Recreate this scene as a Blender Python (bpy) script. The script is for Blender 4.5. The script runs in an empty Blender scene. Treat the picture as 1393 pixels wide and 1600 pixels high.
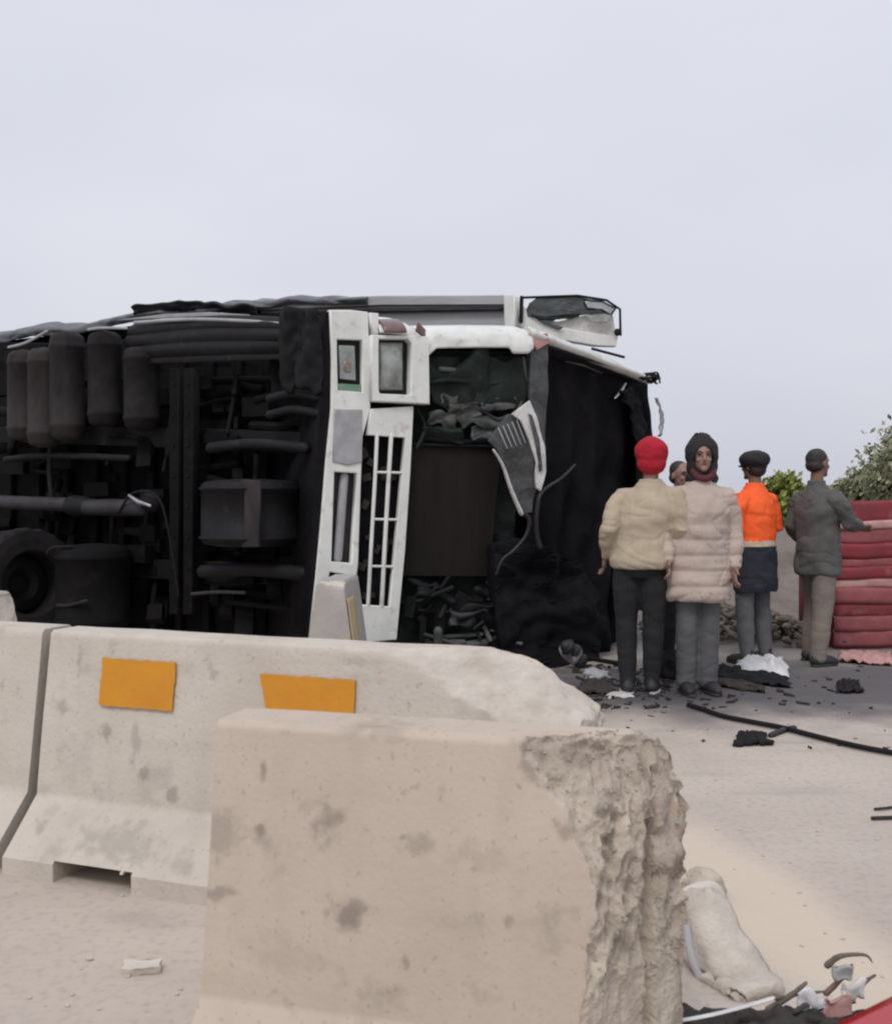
import bpy, bmesh, math, random
from mathutils import Vector, Matrix, noise
random.seed(7)
scene = bpy.context.scene
col = scene.collection
R = math.radians
# ---------------------------------------------------------------- camera
F = 1700.0; CX = 696.5; HY = 770.0; CH = 1.4
cd = bpy.data.cameras.new('camera'); cam = bpy.data.objects.new('camera', cd); col.objects.link(cam)
cam.location = (0, 0, CH); cam.rotation_euler = (R(90), 0, 0)
cd.sensor_width = 36; cd.sensor_fit = 'AUTO'; cd.lens = 36 * F / 1600
cd.shift_y = -(800 - HY) / 1600
cd.clip_start = 0.05; cd.clip_end = 6000
cd.dof.use_dof = True; cd.dof.focus_distance = 7.0; cd.dof.aperture_fstop = 7.0
scene.camera = cam
# ---------------------------------------------------------------- sky and sun
w = bpy.data.worlds.new('World'); scene.world = w; w.use_nodes = True
nt = w.node_tree; nt.nodes.clear()
out = nt.nodes.new('ShaderNodeOutputWorld'); bg = nt.nodes.new('ShaderNodeBackground')
sky = nt.nodes.new('ShaderNodeTexSky'); sky.sky_type = 'NISHITA'; sky.sun_disc = False
SUN_EL, SUN_AZ = R(52), R(200)
sky.sun_elevation = SUN_EL; sky.sun_rotation = SUN_AZ; sky.dust_density = 3.0; sky.air_density = 1.0
hs = nt.nodes.new('ShaderNodeHueSaturation'); hs.inputs['Saturation'].default_value = 0.25
nt.links.new(sky.outputs[0], hs.inputs['Color'])
tc = nt.nodes.new('ShaderNodeTexCoord'); mp = nt.nodes.new('ShaderNodeMapping')
mp.inputs['Scale'].default_value = (1.2, 1.2, 3.0)
nz = nt.nodes.new('ShaderNodeTexNoise'); nz.inputs['Scale'].default_value = 1.6; nz.inputs['Detail'].default_value = 3
cr = nt.nodes.new('ShaderNodeValToRGB')
cr.color_ramp.elements[0].position = 0.3; cr.color_ramp.elements[0].color = (6.65, 6.9, 7.8, 1)
cr.color_ramp.elements[1].position = 0.75; cr.color_ramp.elements[1].color = (7.55, 7.7, 8.5, 1)
nt.links.new(tc.outputs['Generated'], mp.inputs[0]); nt.links.new(mp.outputs[0], nz.inputs[0]); nt.links.new(nz.outputs['Fac'], cr.inputs[0])
mx = nt.nodes.new('ShaderNodeMixRGB'); mx.inputs[0].default_value = 0.85       # overcast layer over the clear sky
nt.links.new(hs.outputs[0], mx.inputs[1]); nt.links.new(cr.outputs[0], mx.inputs[2])
sx = nt.nodes.new('ShaderNodeSeparateXYZ'); nt.links.new(tc.outputs['Generated'], sx.inputs[0])
mrg = nt.nodes.new('ShaderNodeMapRange'); mrg.inputs[1].default_value = 0; mrg.inputs[2].default_value = 1; mrg.inputs[3].default_value = .96; mrg.inputs[4].default_value = 1.4
nt.links.new(sx.outputs['Z'], mrg.inputs[0])
vm = nt.nodes.new('ShaderNodeVectorMath'); vm.operation = 'SCALE'; nt.links.new(mx.outputs[0], vm.inputs[0]); nt.links.new(mrg.outputs[0], vm.inputs['Scale'])
nt.links.new(vm.outputs[0], bg.inputs[0]); bg.inputs[1].default_value = 0.1
nt.links.new(bg.outputs[0], out.inputs[0])
sd = bpy.data.lights.new('sun', 'SUN'); sd.energy = 1.3; sd.angle = R(18); sd.color = (1, 0.95, 0.88)
so = bpy.data.objects.new('sun', sd); col.objects.link(so)
sdir = Vector((math.sin(SUN_AZ) * math.cos(SUN_EL), math.cos(SUN_AZ) * math.cos(SUN_EL), math.sin(SUN_EL)))
so.rotation_euler = (-sdir).to_track_quat('-Z', 'Y').to_euler()
so.location = (0, -5, 12)
scene.view_settings.view_transform = 'Standard'; scene.view_settings.look = 'None'
scene.view_settings.exposure = 0.0; scene.view_settings.gamma = 1.0; scene.view_settings.use_curve_mapping = False
scene.render.engine = 'CYCLES'
scene.cycles.filter_width = 2.2
# ---------------------------------------------------------------- materials
MATS = {}
def mat(name, c1, c2=None, scale=6.0, rough=0.7, metal=0.0, bump=0.0, bscale=40.0, spots=None, spot_scale=9.0, spot_amt=0.6,
        detail=6.0, coords='Object', stretch=(1, 1, 1), lo=0.35, hi=0.7, alpha=None, coat=0.0, spec=0.5, bdist=0.01, pores=0.0):
    m = bpy.data.materials.new(name); m.use_nodes = True; t = m.node_tree; n = t.nodes; b = n['Principled BSDF']
    co = n.new('ShaderNodeTexCoord'); ma = n.new('ShaderNodeMapping'); ma.inputs['Scale'].default_value = stretch
    t.links.new(co.outputs[coords], ma.inputs[0])
    c2 = c2 or tuple(x * 0.75 for x in c1)
    a = n.new('ShaderNodeTexNoise'); a.inputs['Scale'].default_value = scale; a.inputs['Detail'].default_value = detail
    a.inputs['Roughness'].default_value = 0.62
    t.links.new(ma.outputs[0], a.inputs[0])
    r = n.new('ShaderNodeValToRGB'); r.color_ramp.elements[0].position = lo; r.color_ramp.elements[1].position = hi
    r.color_ramp.elements[0].color = (*c1, 1); r.color_ramp.elements[1].color = (*c2, 1)
    t.links.new(a.outputs['Fac'], r.inputs[0]); last = r.outputs[0]
    if spots:
        s = n.new('ShaderNodeTexNoise'); s.inputs['Scale'].default_value = spot_scale; s.inputs['Detail'].default_value = 4
        t.links.new(ma.outputs[0], s.inputs[0])
        q = n.new('ShaderNodeMapRange'); q.inputs['From Min'].default_value = 0.6; q.inputs['From Max'].default_value = 0.74
        q.inputs['To Max'].default_value = spot_amt
        t.links.new(s.outputs['Fac'], q.inputs[0])
        x = n.new('ShaderNodeMixRGB'); x.inputs[2].default_value = (*spots, 1)
        t.links.new(q.outputs[0], x.inputs[0]); t.links.new(last, x.inputs[1]); last = x.outputs[0]
    if pores:                                             # blow holes and faint run marks of cast concrete
        for sc_, st_, f0, f1, am_ in ((75, (1, 1, 1), .66, .70, .6), (34, (1, 1, .8), .685, .72, .55), (9, (1, 1, .10), .55, .75, .22), (3.0, (.5, .5, 4), .55, .8, .18)):
            mq = n.new('ShaderNodeMapping'); mq.inputs['Scale'].default_value = st_; t.links.new(co.outputs['Object'], mq.inputs[0])
            s = n.new('ShaderNodeTexNoise'); s.inputs['Scale'].default_value = sc_; s.inputs['Detail'].default_value = 2; t.links.new(mq.outputs[0], s.inputs[0])
            q = n.new('ShaderNodeMapRange'); q.inputs[1].default_value = f0; q.inputs[2].default_value = f1; q.inputs[4].default_value = am_ * pores; t.links.new(s.outputs['Fac'], q.inputs[0])
            x = n.new('ShaderNodeMixRGB'); x.inputs[2].default_value = (.16, .135, .11, 1); t.links.new(q.outputs[0], x.inputs[0]); t.links.new(last, x.inputs[1]); last = x.outputs[0]
    t.links.new(last, b.inputs['Base Color'])
    b.inputs['Roughness'].default_value = rough; b.inputs['Metallic'].default_value = metal
    b.inputs['Specular IOR Level'].default_value = spec
    if coat: b.inputs['Coat Weight'].default_value = coat
    if bump:
        bn = n.new('ShaderNodeTexNoise'); bn.inputs['Scale'].default_value = bscale; bn.inputs['Detail'].default_value = 5
        t.links.new(ma.outputs[0], bn.inputs[0])
        bb = n.new('ShaderNodeBump'); bb.inputs['Strength'].default_value = bump; bb.inputs['Distance'].default_value = bdist
        t.links.new(bn.outputs['Fac'], bb.inputs['Height']); t.links.new(bb.outputs[0], b.inputs['Normal'])
    MATS[name] = m; return m
mat('concrete', (.54, .49, .43), (.46, .41, .355), 2.2, .9, bump=.35, bscale=55, spots=(.25, .22, .19), spot_scale=7.5, spot_amt=.35, pores=.45)
mat('concrete_warm', (.50, .42, .345), (.42, .35, .285), 1.8, .9, bump=.2, bscale=70, spots=(.20, .165, .14), spot_scale=9, spot_amt=.4, pores=.45)
mat('concrete_stub', (.42, .39, .37), (.34, .31, .29), 5, .9, bump=.3, bscale=50, spots=(.42, .32, .14), spot_scale=3.5, spot_amt=.9)
mat('concrete_grey', (.42, .42, .43), (.34, .34, .35), 3, .9, bump=.3, bscale=50, spots=(.2, .2, .2))
mat('broken_concrete', (.53, .47, .385), (.31, .26, .215), 8, .95, bump=1.0, bscale=75, spots=(.17, .145, .12), spot_scale=11, spot_amt=.8, bdist=.008)
mat('broken_pale', (.58, .53, .47), (.44, .39, .34), 6, .95, bump=.6, bscale=60, spots=(.30, .27, .24), spot_scale=10, spot_amt=.5)
mat('yellow_paint', (.58, .245, .010), (.52, .21, .012), 9, .75, spots=(.35, .2, .08), spot_scale=40, spot_amt=.4, bump=.15)
mat('white_paint', (.72, .73, .70), (.60, .61, .58), 5, .42, spots=(.30, .27, .23), spot_scale=9, spot_amt=.6, bump=.2, bscale=7, coat=.1, pores=.35)
mat('dusty_white', (.62, .61, .60), (.47, .45, .43), 12, .6, spots=(.25, .22, .2), spot_scale=18, spot_amt=.5, bump=.2)
mat('grey_panel', (.36, .36, .37), (.27, .27, .28), 10, .6, spots=(.2, .18, .17), spot_amt=.4)
mat('trailer_grey', (.40, .40, .41), (.31, .31, .32), 6, .5, stretch=(.4, .4, 3), bump=.1, bscale=12)
mat('tarp', (.13, .135, .15), (.075, .078, .088), 6, .55, bump=.5, bscale=14, bdist=.03)
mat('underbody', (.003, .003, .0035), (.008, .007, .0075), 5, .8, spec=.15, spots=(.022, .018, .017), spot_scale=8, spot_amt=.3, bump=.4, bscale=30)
mat('near_black', (.0055, .005, .0065), (.011, .010, .012), 6, .85, spec=.12, spots=(.020, .018, .019), spot_scale=5, spot_amt=.4, bump=.5, bscale=18, bdist=.02)  # near black puts the darkness of the open cab into the colour
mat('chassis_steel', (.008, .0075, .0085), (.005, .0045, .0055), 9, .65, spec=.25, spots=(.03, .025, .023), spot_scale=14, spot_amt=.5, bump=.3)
mat('grey_steel', (.045, .043, .046), (.022, .021, .023), 8, .55, metal=.1, spec=.3, spots=(.06, .045, .035), spot_scale=12, bump=.2)
mat('bright_metal', (.45, .46, .47), (.25, .25, .26), 10, .35, metal=.7, bump=.1)
mat('rubber', (.014, .0135, .015), (.009, .0085, .0095), 15, .8, spec=.2, bump=.3)
mat('dusty_rubber', (.022, .020, .021), (.006, .0055, .006), 4, .9, spec=.2, bump=.3)
mat('tank_highlight', (.05, .043, .043), (.008, .007, .008), 3, .75, spec=.2, spots=(.02, .017, .016), spot_scale=8, stretch=(1, 1, .4))  # pale streaks stand in for highlights on the tanks and their edges
mat('radiator', (.021, .018, .015), (.013, .0115, .0105), 4, .85, spec=.15, bump=.8, bscale=60, stretch=(1, 1, .15), bdist=.004)
mat('engine_green', (.016, .025, .020), (.008, .011, .010), 6, .75, spec=.2, spots=(.05, .055, .05), spot_scale=7, spot_amt=.35, bump=.5, bscale=20)
mat('engine_grey', (.11, .115, .108), (.025, .028, .026), 5, .7, spec=.2, bump=.4, bscale=22)
mat('lamp_lens', (.30, .32, .30), (.12, .13, .12), 9, .18, coat=.6, spec=.6, bump=.3, bscale=8, bdist=.02)
mat('amber_lens', (.30, .20, .12), (.14, .11, .08), 12, .25, coat=.5)
mat('dark_glass', (.05, .062, .062), (.018, .022, .022), 10, .12, coat=.6)
mat('maroon_lens', (.17, .085, .08), (.09, .05, .05), 20, .35, coat=.3)
mat('green_paint', (.16, .27, .18), (.10, .18, .12), 9, .5)
mat('torn_grey', (.075, .08, .08), (.035, .036, .038), 12, .6, bump=.6, bscale=25)
mat('red_paint', (.25, .022, .03), (.14, .022, .028), 4, .6, spots=(.27, .14, .13), spot_scale=5, spot_amt=.7, bump=.2)
mat('torn_metal', (.30, .29, .29), (.08, .075, .078), 9, .7, bump=.4)
mat('red_gloss', (.42, .012, .018), (.36, .01, .015), 3, .22, coat=.6)
mat('pink_pale', (.50, .30, .28), (.36, .17, .16), 6, .6)
mat('red_faded', (.30, .085, .09), (.20, .045, .05), 5, .65, bump=.2)
mat('skin', (.20, .105, .075), (.17, .09, .065), 12, .55)
mat('skin_light', (.27, .155, .12), (.22, .125, .095), 12, .5)
mat('red_knit', (.40, .006, .022), (.32, .005, .018), 20, .9, bump=.8, bscale=110, bdist=.006)
mat('beige_knit', (.44, .365, .275), (.36, .295, .215), 7, .95, bump=.6, bscale=90, bdist=.006)
mat('coat_pink_beige', (.46, .375, .325), (.38, .31, .27), 5, .8, bump=.4, bscale=16, bdist=.015)
mat('black_cloth', (.012, .011, .013), (.022, .019, .021), 6, .9, bump=.3, bscale=20)
mat('dark_trousers', (.013, .013, .015), (.008, .008, .009), 6, .9, bump=.4, bscale=16)
mat('olive_cloth', (.035, .032, .026), (.022, .020, .017), 6, .9)
mat('maroon_cloth', (.10, .02, .028), (.06, .014, .018), 9, .9)
mat('grey_trousers', (.115, .115, .12), (.08, .08, .085), 6, .9, bump=.3, bscale=16)
mat('orange_vis', (.95, .125, .018), (.85, .10, .015), 4, .7, bump=.3, bscale=14)
mat('navy_cloth', (.014, .018, .028), (.02, .023, .033), 6, .85, bump=.3, bscale=14)
mat('reflective', (.60, .50, .36), (.5, .42, .3), 9, .4)
mat('khaki', (.21, .18, .155), (.16, .135, .115), 6, .9, bump=.3)
mat('grey_green_cloth', (.105, .105, .10), (.065, .065, .063), 5, .9, bump=.4, bscale=14)
mat('hair_dark', (.02, .016, .015), (.035, .028, .025), 30, .7)
mat('eye_dark', (.02, .015, .013), (.01, .01, .01), 9, .3)
mat('lips', (.20, .085, .075), (.17, .07, .06), 9, .5)
mat('shoe_black', (.015, .014, .015), (.03, .028, .028), 9, .6)
mat('shoe_sole', (.5, .48, .45), (.35, .33, .3), 9, .7)
mat('soil', (.20, .17, .15), (.12, .10, .088), 2.2, .95, bump=1, bscale=9, bdist=.05)
mat('rubble', (.17, .145, .125), (.09, .075, .062), 3, .95, spots=(.3, .27, .24), spot_scale=3, spot_amt=.6, bump=.6)
mat('bark', (.10, .08, .06), (.06, .05, .04), 9, .9, bump=.6)
mat('leaf_olive', (.11, .13, .055), (.055, .07, .03), 1.2, .7)
mat('leaf_pale', (.36, .36, .23), (.20, .22, .12), 1.5, .7)
mat('leaf_yellow', (.26, .29, .05), (.14, .17, .04), 1.5, .7)
mat('white_sheet', (.68, .68, .69), (.5, .5, .52), 6, .5, bump=.5, bscale=12, bdist=.02)
mat('bag_plastic', (.62, .56, .52), (.47, .42, .39), 5, .55, bump=.3, bscale=9, bdist=.01, spots=(.33, .36, .31), spot_scale=4, spot_amt=.4)
mat('twig', (.15, .12, .095), (.09, .07, .055), 20, .8)
mat('soot', (.02, .016, .015), (.045, .035, .03), 12, .85, bump=.8, bscale=30)
mat('dull_yellow', (.50, .40, .20), (.42, .34, .22), 7, .85, spots=(.4, .36, .33), spot_scale=9, spot_amt=.6)
mat('aggregate', (.46, .41, .35), (.24, .21, .18), 25, .85)
mat('stone', (.52, .48, .43), (.38, .34, .30), 20, .9, bump=.5)

def stains(mname, base, pts, colr):
    m = MATS[mname].copy(); m.name = mname + '_stained'; MATS[m.name] = m; t = m.node_tree; n = t.nodes; b = n['Principled BSDF']
    last = b.inputs['Base Color'].links[0].from_socket; co = n.new('ShaderNodeTexCoord')
    wn = n.new('ShaderNodeTexNoise'); wn.inputs['Scale'].default_value = 22; wn.inputs['Detail'].default_value = 5; t.links.new(co.outputs['Object'], wn.inputs[0])
    for (c, rx, rz, amt) in pts:
        ma = n.new('ShaderNodeMapping'); ma.vector_type = 'TEXTURE'; ma.inputs['Location'].default_value = Vector(c) - Vector((*base, 0)); ma.inputs['Scale'].default_value = (rx, max(rx, rz) * 3, rz)
        t.links.new(co.outputs['Object'], ma.inputs[0]); l = n.new('ShaderNodeVectorMath'); l.operation = 'LENGTH'; t.links.new(ma.outputs[0], l.inputs[0])
        a = n.new('ShaderNodeMath'); a.operation = 'MULTIPLY_ADD'; a.inputs[1].default_value = 2.6; t.links.new(wn.outputs['Fac'], a.inputs[0]); t.links.new(l.outputs['Value'], a.inputs[2])
        q = n.new('ShaderNodeMapRange'); q.interpolation_type = 'SMOOTHSTEP'; q.inputs[1].default_value = 2.35; q.inputs[2].default_value = 1.5; q.inputs[3].default_value = 0; q.inputs[4].default_value = amt
        t.links.new(a.outputs[0], q.inputs[0]); x = n.new('ShaderNodeMixRGB'); x.inputs[2].default_value = (*colr, 1)
        t.links.new(q.outputs[0], x.inputs[0]); t.links.new(last, x.inputs[1]); last = x.outputs[0]
    t.links.new(last, b.inputs['Base Color'])
# ground material : dusty concrete road, tan sand drift, oily dark patch by the wreck
def ground_mat():
    m = bpy.data.materials.new('road_surface'); m.use_nodes = True; t = m.node_tree; n = t.nodes; b = n['Principled BSDF']
    co = n.new('ShaderNodeTexCoord')
    def noise_(sc, det=6, st=(1, 1, 1)):
        ma = n.new('ShaderNodeMapping'); ma.inputs['Scale'].default_value = st
        t.links.new(co.outputs['Object'], ma.inputs[0])
        a = n.new('ShaderNodeTexNoise'); a.inputs['Scale'].default_value = sc; a.inputs['Detail'].default_value = det
        t.links.new(ma.outputs[0], a.inputs[0]); return a.outputs['Fac']
    def mixc(f, c1, c2):
        x = n.new('ShaderNodeMixRGB')
        for i, c in ((1, c1), (2, c2)):
            if isinstance(c, tuple): x.inputs[i].default_value = (*c, 1)
            else: t.links.new(c, x.inputs[i])
        t.links.new(f, x.inputs[0]); return x.outputs[0]
    def rng(f, a, b_, c=0, d=1):
        q = n.new('ShaderNodeMapRange'); q.interpolation_type = 'SMOOTHSTEP'
        for i, v in enumerate((a, b_, c, d)): q.inputs[i + 1].default_value = v
        t.links.new(f, q.inputs[0]); return q.outputs[0]
    def math_(op, a, b_):
        q = n.new('ShaderNodeMath'); q.operation = op
        for i, v in enumerate((a, b_)):
            if isinstance(v, (int, float)): q.inputs[i].default_value = v
            else: t.links.new(v, q.inputs[i])
        return q.outputs[0]
    base = mixc(rng(noise_(.9, 8), .35, .7), (.50, .435, .375), (.42, .36, .31))
    base = mixc(rng(noise_(30, 3), .45, .75, 0, .35), base, (.25, .23, .22))
    base = mixc(rng(noise_(1.3, 5, (1, 4, 1)), .55, .75, 0, .5), base, (.30, .265, .245))
    def blob(cx, cy, rx, ry, lo, hi, ns=2.5, amp=.9, rot=0):
        ma = n.new('ShaderNodeMapping'); ma.vector_type = 'TEXTURE'
        ma.inputs['Location'].default_value = (cx, cy, 0); ma.inputs['Scale'].default_value = (rx, ry, 1)
        ma.inputs['Rotation'].default_value = (0, 0, rot)
        t.links.new(co.outputs['Object'], ma.inputs[0])
        l = n.new('ShaderNodeVectorMath'); l.operation = 'LENGTH'; t.links.new(ma.outputs[0], l.inputs[0])
        d = math_('ADD', l.outputs['Value'], math_('MULTIPLY', math_('SUBTRACT', noise_(ns, 6), .5), amp))
        return rng(d, hi, lo, 0, 1)
    base = mixc(math_('MULTIPLY', blob(1.05, 3.75, .28, 1.3, .4, 1.25, 3, .5, R(12)), .8), base, (.58, .49, .385))   # sand drift
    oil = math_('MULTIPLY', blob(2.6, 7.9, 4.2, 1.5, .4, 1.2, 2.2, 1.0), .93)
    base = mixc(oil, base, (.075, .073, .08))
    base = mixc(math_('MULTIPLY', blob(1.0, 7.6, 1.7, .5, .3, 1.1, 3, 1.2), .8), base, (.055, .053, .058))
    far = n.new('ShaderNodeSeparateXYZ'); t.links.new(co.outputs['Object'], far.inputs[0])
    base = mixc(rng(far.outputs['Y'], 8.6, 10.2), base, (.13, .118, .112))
    t.links.new(base, b.inputs['Base Color'])
    t.links.new(rng(noise_(2, 4), .3, .7, .72, .9), b.inputs['Roughness'])
    bb = n.new('ShaderNodeBump'); bb.inputs['Strength'].default_value = .15; bb.inputs['Distance'].default_value = .003
    t.links.new(noise_(60, 5), bb.inputs['Height']); t.links.new(bb.outputs[0], b.inputs['Normal'])
    return m
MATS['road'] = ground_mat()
M = MATS
# ---------------------------------------------------------------- helpers
def P(px, py, Y): return Vector(((px - CX) / F * Y, Y, CH - (py - HY) / F * Y))
def G(px, py, z=0.0):                                   # point at height z seen at that bearing
    Y = (CH - z) * F / (py - HY); return Vector(((px - CX) / F * Y, Y, z))
def tag(o, label=None, cat=None, group=None, kind=None):
    if label: o['label'] = label
    if cat: o['category'] = cat
    if group: o['group'] = group
    if kind: o['kind'] = kind
    return o
def empty(name, loc=(0, 0, 0), rz=0):
    o = bpy.data.objects.new(name, None); col.objects.link(o); o.location = loc; o.rotation_euler = (0, 0, rz)
    o.empty_display_size = .2; return o
def worldoff(o):
    v = Vector((0, 0, 0))
    while o: v += Vector(o.location); o = o.parent
    return v
def link(name, me, m=None, parent=None, smooth=False, world=True):
    if m is not None and len(me.materials) == 0: me.materials.append(M[m] if isinstance(m, str) else m)
    if smooth: me.polygons.foreach_set('use_smooth', [True] * len(me.polygons))
    o = bpy.data.objects.new(name, me); col.objects.link(o)
    if parent:
        if world: me.transform(Matrix.Translation(-worldoff(parent)))
        o.parent = parent
    return o
def obj(name, bm, m=None, parent=None, smooth=False, world=True):
    me = bpy.data.meshes.new(name); bmesh.ops.recalc_face_normals(bm, faces=bm.faces); bm.to_mesh(me); bm.free()
    return link(name, me, m, parent, smooth, world)
def nv(p, k=1.0, s=0): return noise.noise(Vector(p) * k + Vector((s * 13.1, s * 7.7, s * 3.3)))
def tube(bm, pts, rad, seg=10, caps=True, flat=1.0):
    pts = [Vector(p) for p in pts]
    if isinstance(rad, (int, float)): rad = [rad] * len(pts)
    rings = []; pn = None
    P2, R2 = list(pts), list(rad)
    if caps:                                             # rounded ends
        d0 = (pts[0] - pts[1]).normalized(); d1 = (pts[-1] - pts[-2]).normalized()
        pre = [(pts[0] + d0 * rad[0] * math.sin(a), rad[0] * math.cos(a)) for a in (1.45, 1.0, .5)]
        post = [(pts[-1] + d1 * rad[-1] * math.sin(a), rad[-1] * math.cos(a)) for a in (.5, 1.0, 1.45)]
        P2 = [p for p, _ in pre] + pts + [p for p, _ in post]; R2 = [r for _, r in pre] + list(rad) + [r for _, r in post]
    for i, p in enumerate(P2):
        d = (P2[min(i + 1, len(P2) - 1)] - P2[max(i - 1, 0)]).normalized()
        if pn is None:
            a = Vector((0, 0, 1)) if abs(d.z) < .9 else Vector((1, 0, 0)); x = d.cross(a).normalized()
        else: x = (pn - d * pn.dot(d)).normalized()
        pn = x; y = d.cross(x)
        rings.append([bm.verts.new(p + (x * math.cos(t) + y * math.sin(t) * flat) * R2[i]) for t in [2 * math.pi * k / seg for k in range(seg)]])
    for a, b in zip(rings, rings[1:]):
        for k in range(seg): bm.faces.new((a[k], a[(k + 1) % seg], b[(k + 1) % seg], b[k]))
    bm.faces.new(rings[0]); bm.faces.new(rings[-1][::-1])
def spline(pts, n=6):
    pts = [Vector(p) for p in pts]; q = [pts[0]] + pts + [pts[-1]]; o = []
    for i in range(1, len(q) - 2):
        a, b, c, d = q[i - 1:i + 3]
        for k in range(n):
            t = k / n; o.append(.5 * ((2 * b) + (c - a) * t + (2 * a - 5 * b + 4 * c - d) * t * t + (3 * b - a - 3 * c + d) * t ** 3))
    o.append(pts[-1]); return o
def loft(bm, rings, seg=20, power=2.0):                   # rings: (cx, cy, cz, rx, ry)
    rs = []
    for (x, y, z, rx, ry) in rings:
        r = []
        for k in range(seg):
            t = 2 * math.pi * k / seg; c, s = math.cos(t), math.sin(t)
            c = math.copysign(abs(c) ** (2 / power), c); s = math.copysign(abs(s) ** (2 / power), s)
            r.append(bm.verts.new((x + rx * c, y + ry * s, z)))
        rs.append(r)
    for a, b in zip(rs, rs[1:]):
        for k in range(seg): bm.faces.new((a[k], a[(k + 1) % seg], b[(k + 1) % seg], b[k]))
    bm.faces.new(rs[0][::-1]); bm.faces.new(rs[-1])
def ball(bm, c, r, rot=None, sub=2):
    r = Vector((r, r, r)) if isinstance(r, (int, float)) else Vector(r)
    mtx = Matrix.Translation(Vector(c)) @ (rot or Matrix()) @ Matrix.Diagonal((*r, 1))
    bmesh.ops.create_icosphere(bm, subdivisions=sub, radius=1, matrix=mtx)
def box(bm, c, s, rot=None):
    mtx = Matrix.Translation(Vector(c)) @ (rot or Matrix()) @ Matrix.Diagonal((*Vector(s), 1))
    return bmesh.ops.create_cube(bm, size=1, matrix=mtx)['verts']
def bevel(bm, w_=.005, seg=1):
    bmesh.ops.bevel(bm, geom=list(bm.edges), offset=w_, segments=seg, affect='EDGES', clamp_overlap=True)
def evaluate(bm, mods):
    """bmesh -> mesh with modifiers applied; mods = [(type, dict)]"""
    me = bpy.data.meshes.new('work'); bm.to_mesh(me); bm.free()
    o = bpy.data.objects.new('work', me); col.objects.link(o)
    for ty, kw in mods:
        md = o.modifiers.new('m', ty)
        for k, v in kw.items(): setattr(md, k, v)
    dg = bpy.context.evaluated_depsgraph_get(); dg.update()
    res = bpy.data.meshes.new_from_object(o.evaluated_get(dg))
    bpy.data.objects.remove(o); bpy.data.meshes.remove(me)
    return res
def fuse(bm, vox=.008, sm=3, wr=0.0, k=(7, 7, 16), seed=0):
    bmesh.ops.recalc_face_normals(bm, faces=bm.faces)
    me = evaluate(bm, [('REMESH', dict(mode='VOXEL', voxel_size=vox)), ('SMOOTH', dict(factor=.5, iterations=sm))])
    if wr:
        ns = [v.normal.copy() for v in me.vertices]
        for v, nn in zip(me.vertices, ns):
            q = Vector((v.co.x * k[0], v.co.y * k[1], v.co.z * k[2]))
            q2 = Vector((v.co.x * k[0] * .8 + v.co.z * 4, v.co.y * k[1] * .8, v.co.z * k[2] * 1.5 - v.co.x * 3)) + Vector((.5 * nv(q, 1, seed + 5), 0, .8 * nv(q, .8, seed + 6)))
            cz = nv(q2, 1, seed + 2); v.co += nn * wr * (nv(q, 1, seed) + .4 * nv(q, 2.3, seed + 1) - .40 * max(0, 1 - abs(cz) * 5) ** 1.3 * (.4 + .6 * (nv(q, .6, seed + 9) > -.1)))
    return me
class Curtain:
    """a bent upright surface given by its plan line; maps a bearing/elevation and an offset towards the front to a point"""
    def __init__(s, plan): s.p = [Vector(a) for a in plan]
    def __call__(s, px, py, o=0.0):
        k = (px - CX) / F; best = None
        for i in range(len(s.p) - 1):
            a, b = s.p[i], s.p[i + 1]; d = b - a
            t = (k * a.y - a.x) / (d.x - k * d.y)
            if (0 <= t <= 1) or (i == 0 and t < 0) or (i == len(s.p) - 2 and t > 1):
                best = (a, d, t); break
        if best is None: best = (s.p[0], s.p[1] - s.p[0], 0)
        a, d, t = best; q = a + d * t; nn = Vector((d.y, -d.x)).normalized()
        z = CH - (py - HY) / F * q.y
        return Vector((q.x + nn.x * o, q.y + nn.y * o, z))
def slab(name, cur, outer, m, parent=None, o=0.0, thick=.03, holes=(), bev=.006, dent=0.0, seed=0, label=None, smooth=False, sub=0):
    """plate with real thickness cut to an outline (front at o, back at o - thick)"""
    cu = bpy.data.curves.new('c', 'CURVE'); cu.dimensions = '2D'; cu.fill_mode = 'BOTH'
    S = .005                                             # px to about metres
    for poly in [outer] + list(holes):
        sp = cu.splines.new('POLY'); sp.points.add(len(poly) - 1); sp.use_cyclic_u = True
        for q, (x, y) in zip(sp.points, poly): q.co = (x * S, y * S, 0, 1)
    cu.extrude = max(thick / 2 - bev, .001); cu.bevel_depth = bev; cu.offset = -bev * .8; cu.bevel_resolution = 1
    ob = bpy.data.objects.new('c', cu); col.objects.link(ob)
    dg = bpy.context.evaluated_depsgraph_get(); dg.update()
    me = bpy.data.meshes.new_from_object(ob.evaluated_get(dg)); bpy.data.objects.remove(ob); bpy.data.curves.remove(cu)
    bm = bmesh.new(); bm.from_mesh(me); bpy.data.meshes.remove(me)
    if sub: 
        bmesh.ops.triangulate(bm, faces=bm.faces)
        for _ in range(sub):
            es = [e for e in bm.edges if e.calc_length() > .09]
            if es: bmesh.ops.subdivide_edges(bm, edges=es, cuts=1); bmesh.ops.triangulate(bm, faces=bm.faces)
    for v in bm.verts:
        x, y, z = v.co.x / S, v.co.y / S, v.co.z
        oo = o + z - thick / 2
        if dent: oo += dent * nv((x * .012, y * .012, 0), 1, seed) + dent * .4 * nv((x * .04, y * .04, 0), 1, seed + 3)
        v.co = cur(x, y, oo)
    bmesh.ops.remove_doubles(bm, verts=bm.verts, dist=.0003)
    ob = obj(name, bm, m, parent, smooth)
    if label: ob['label'] = label
    return ob
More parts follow.
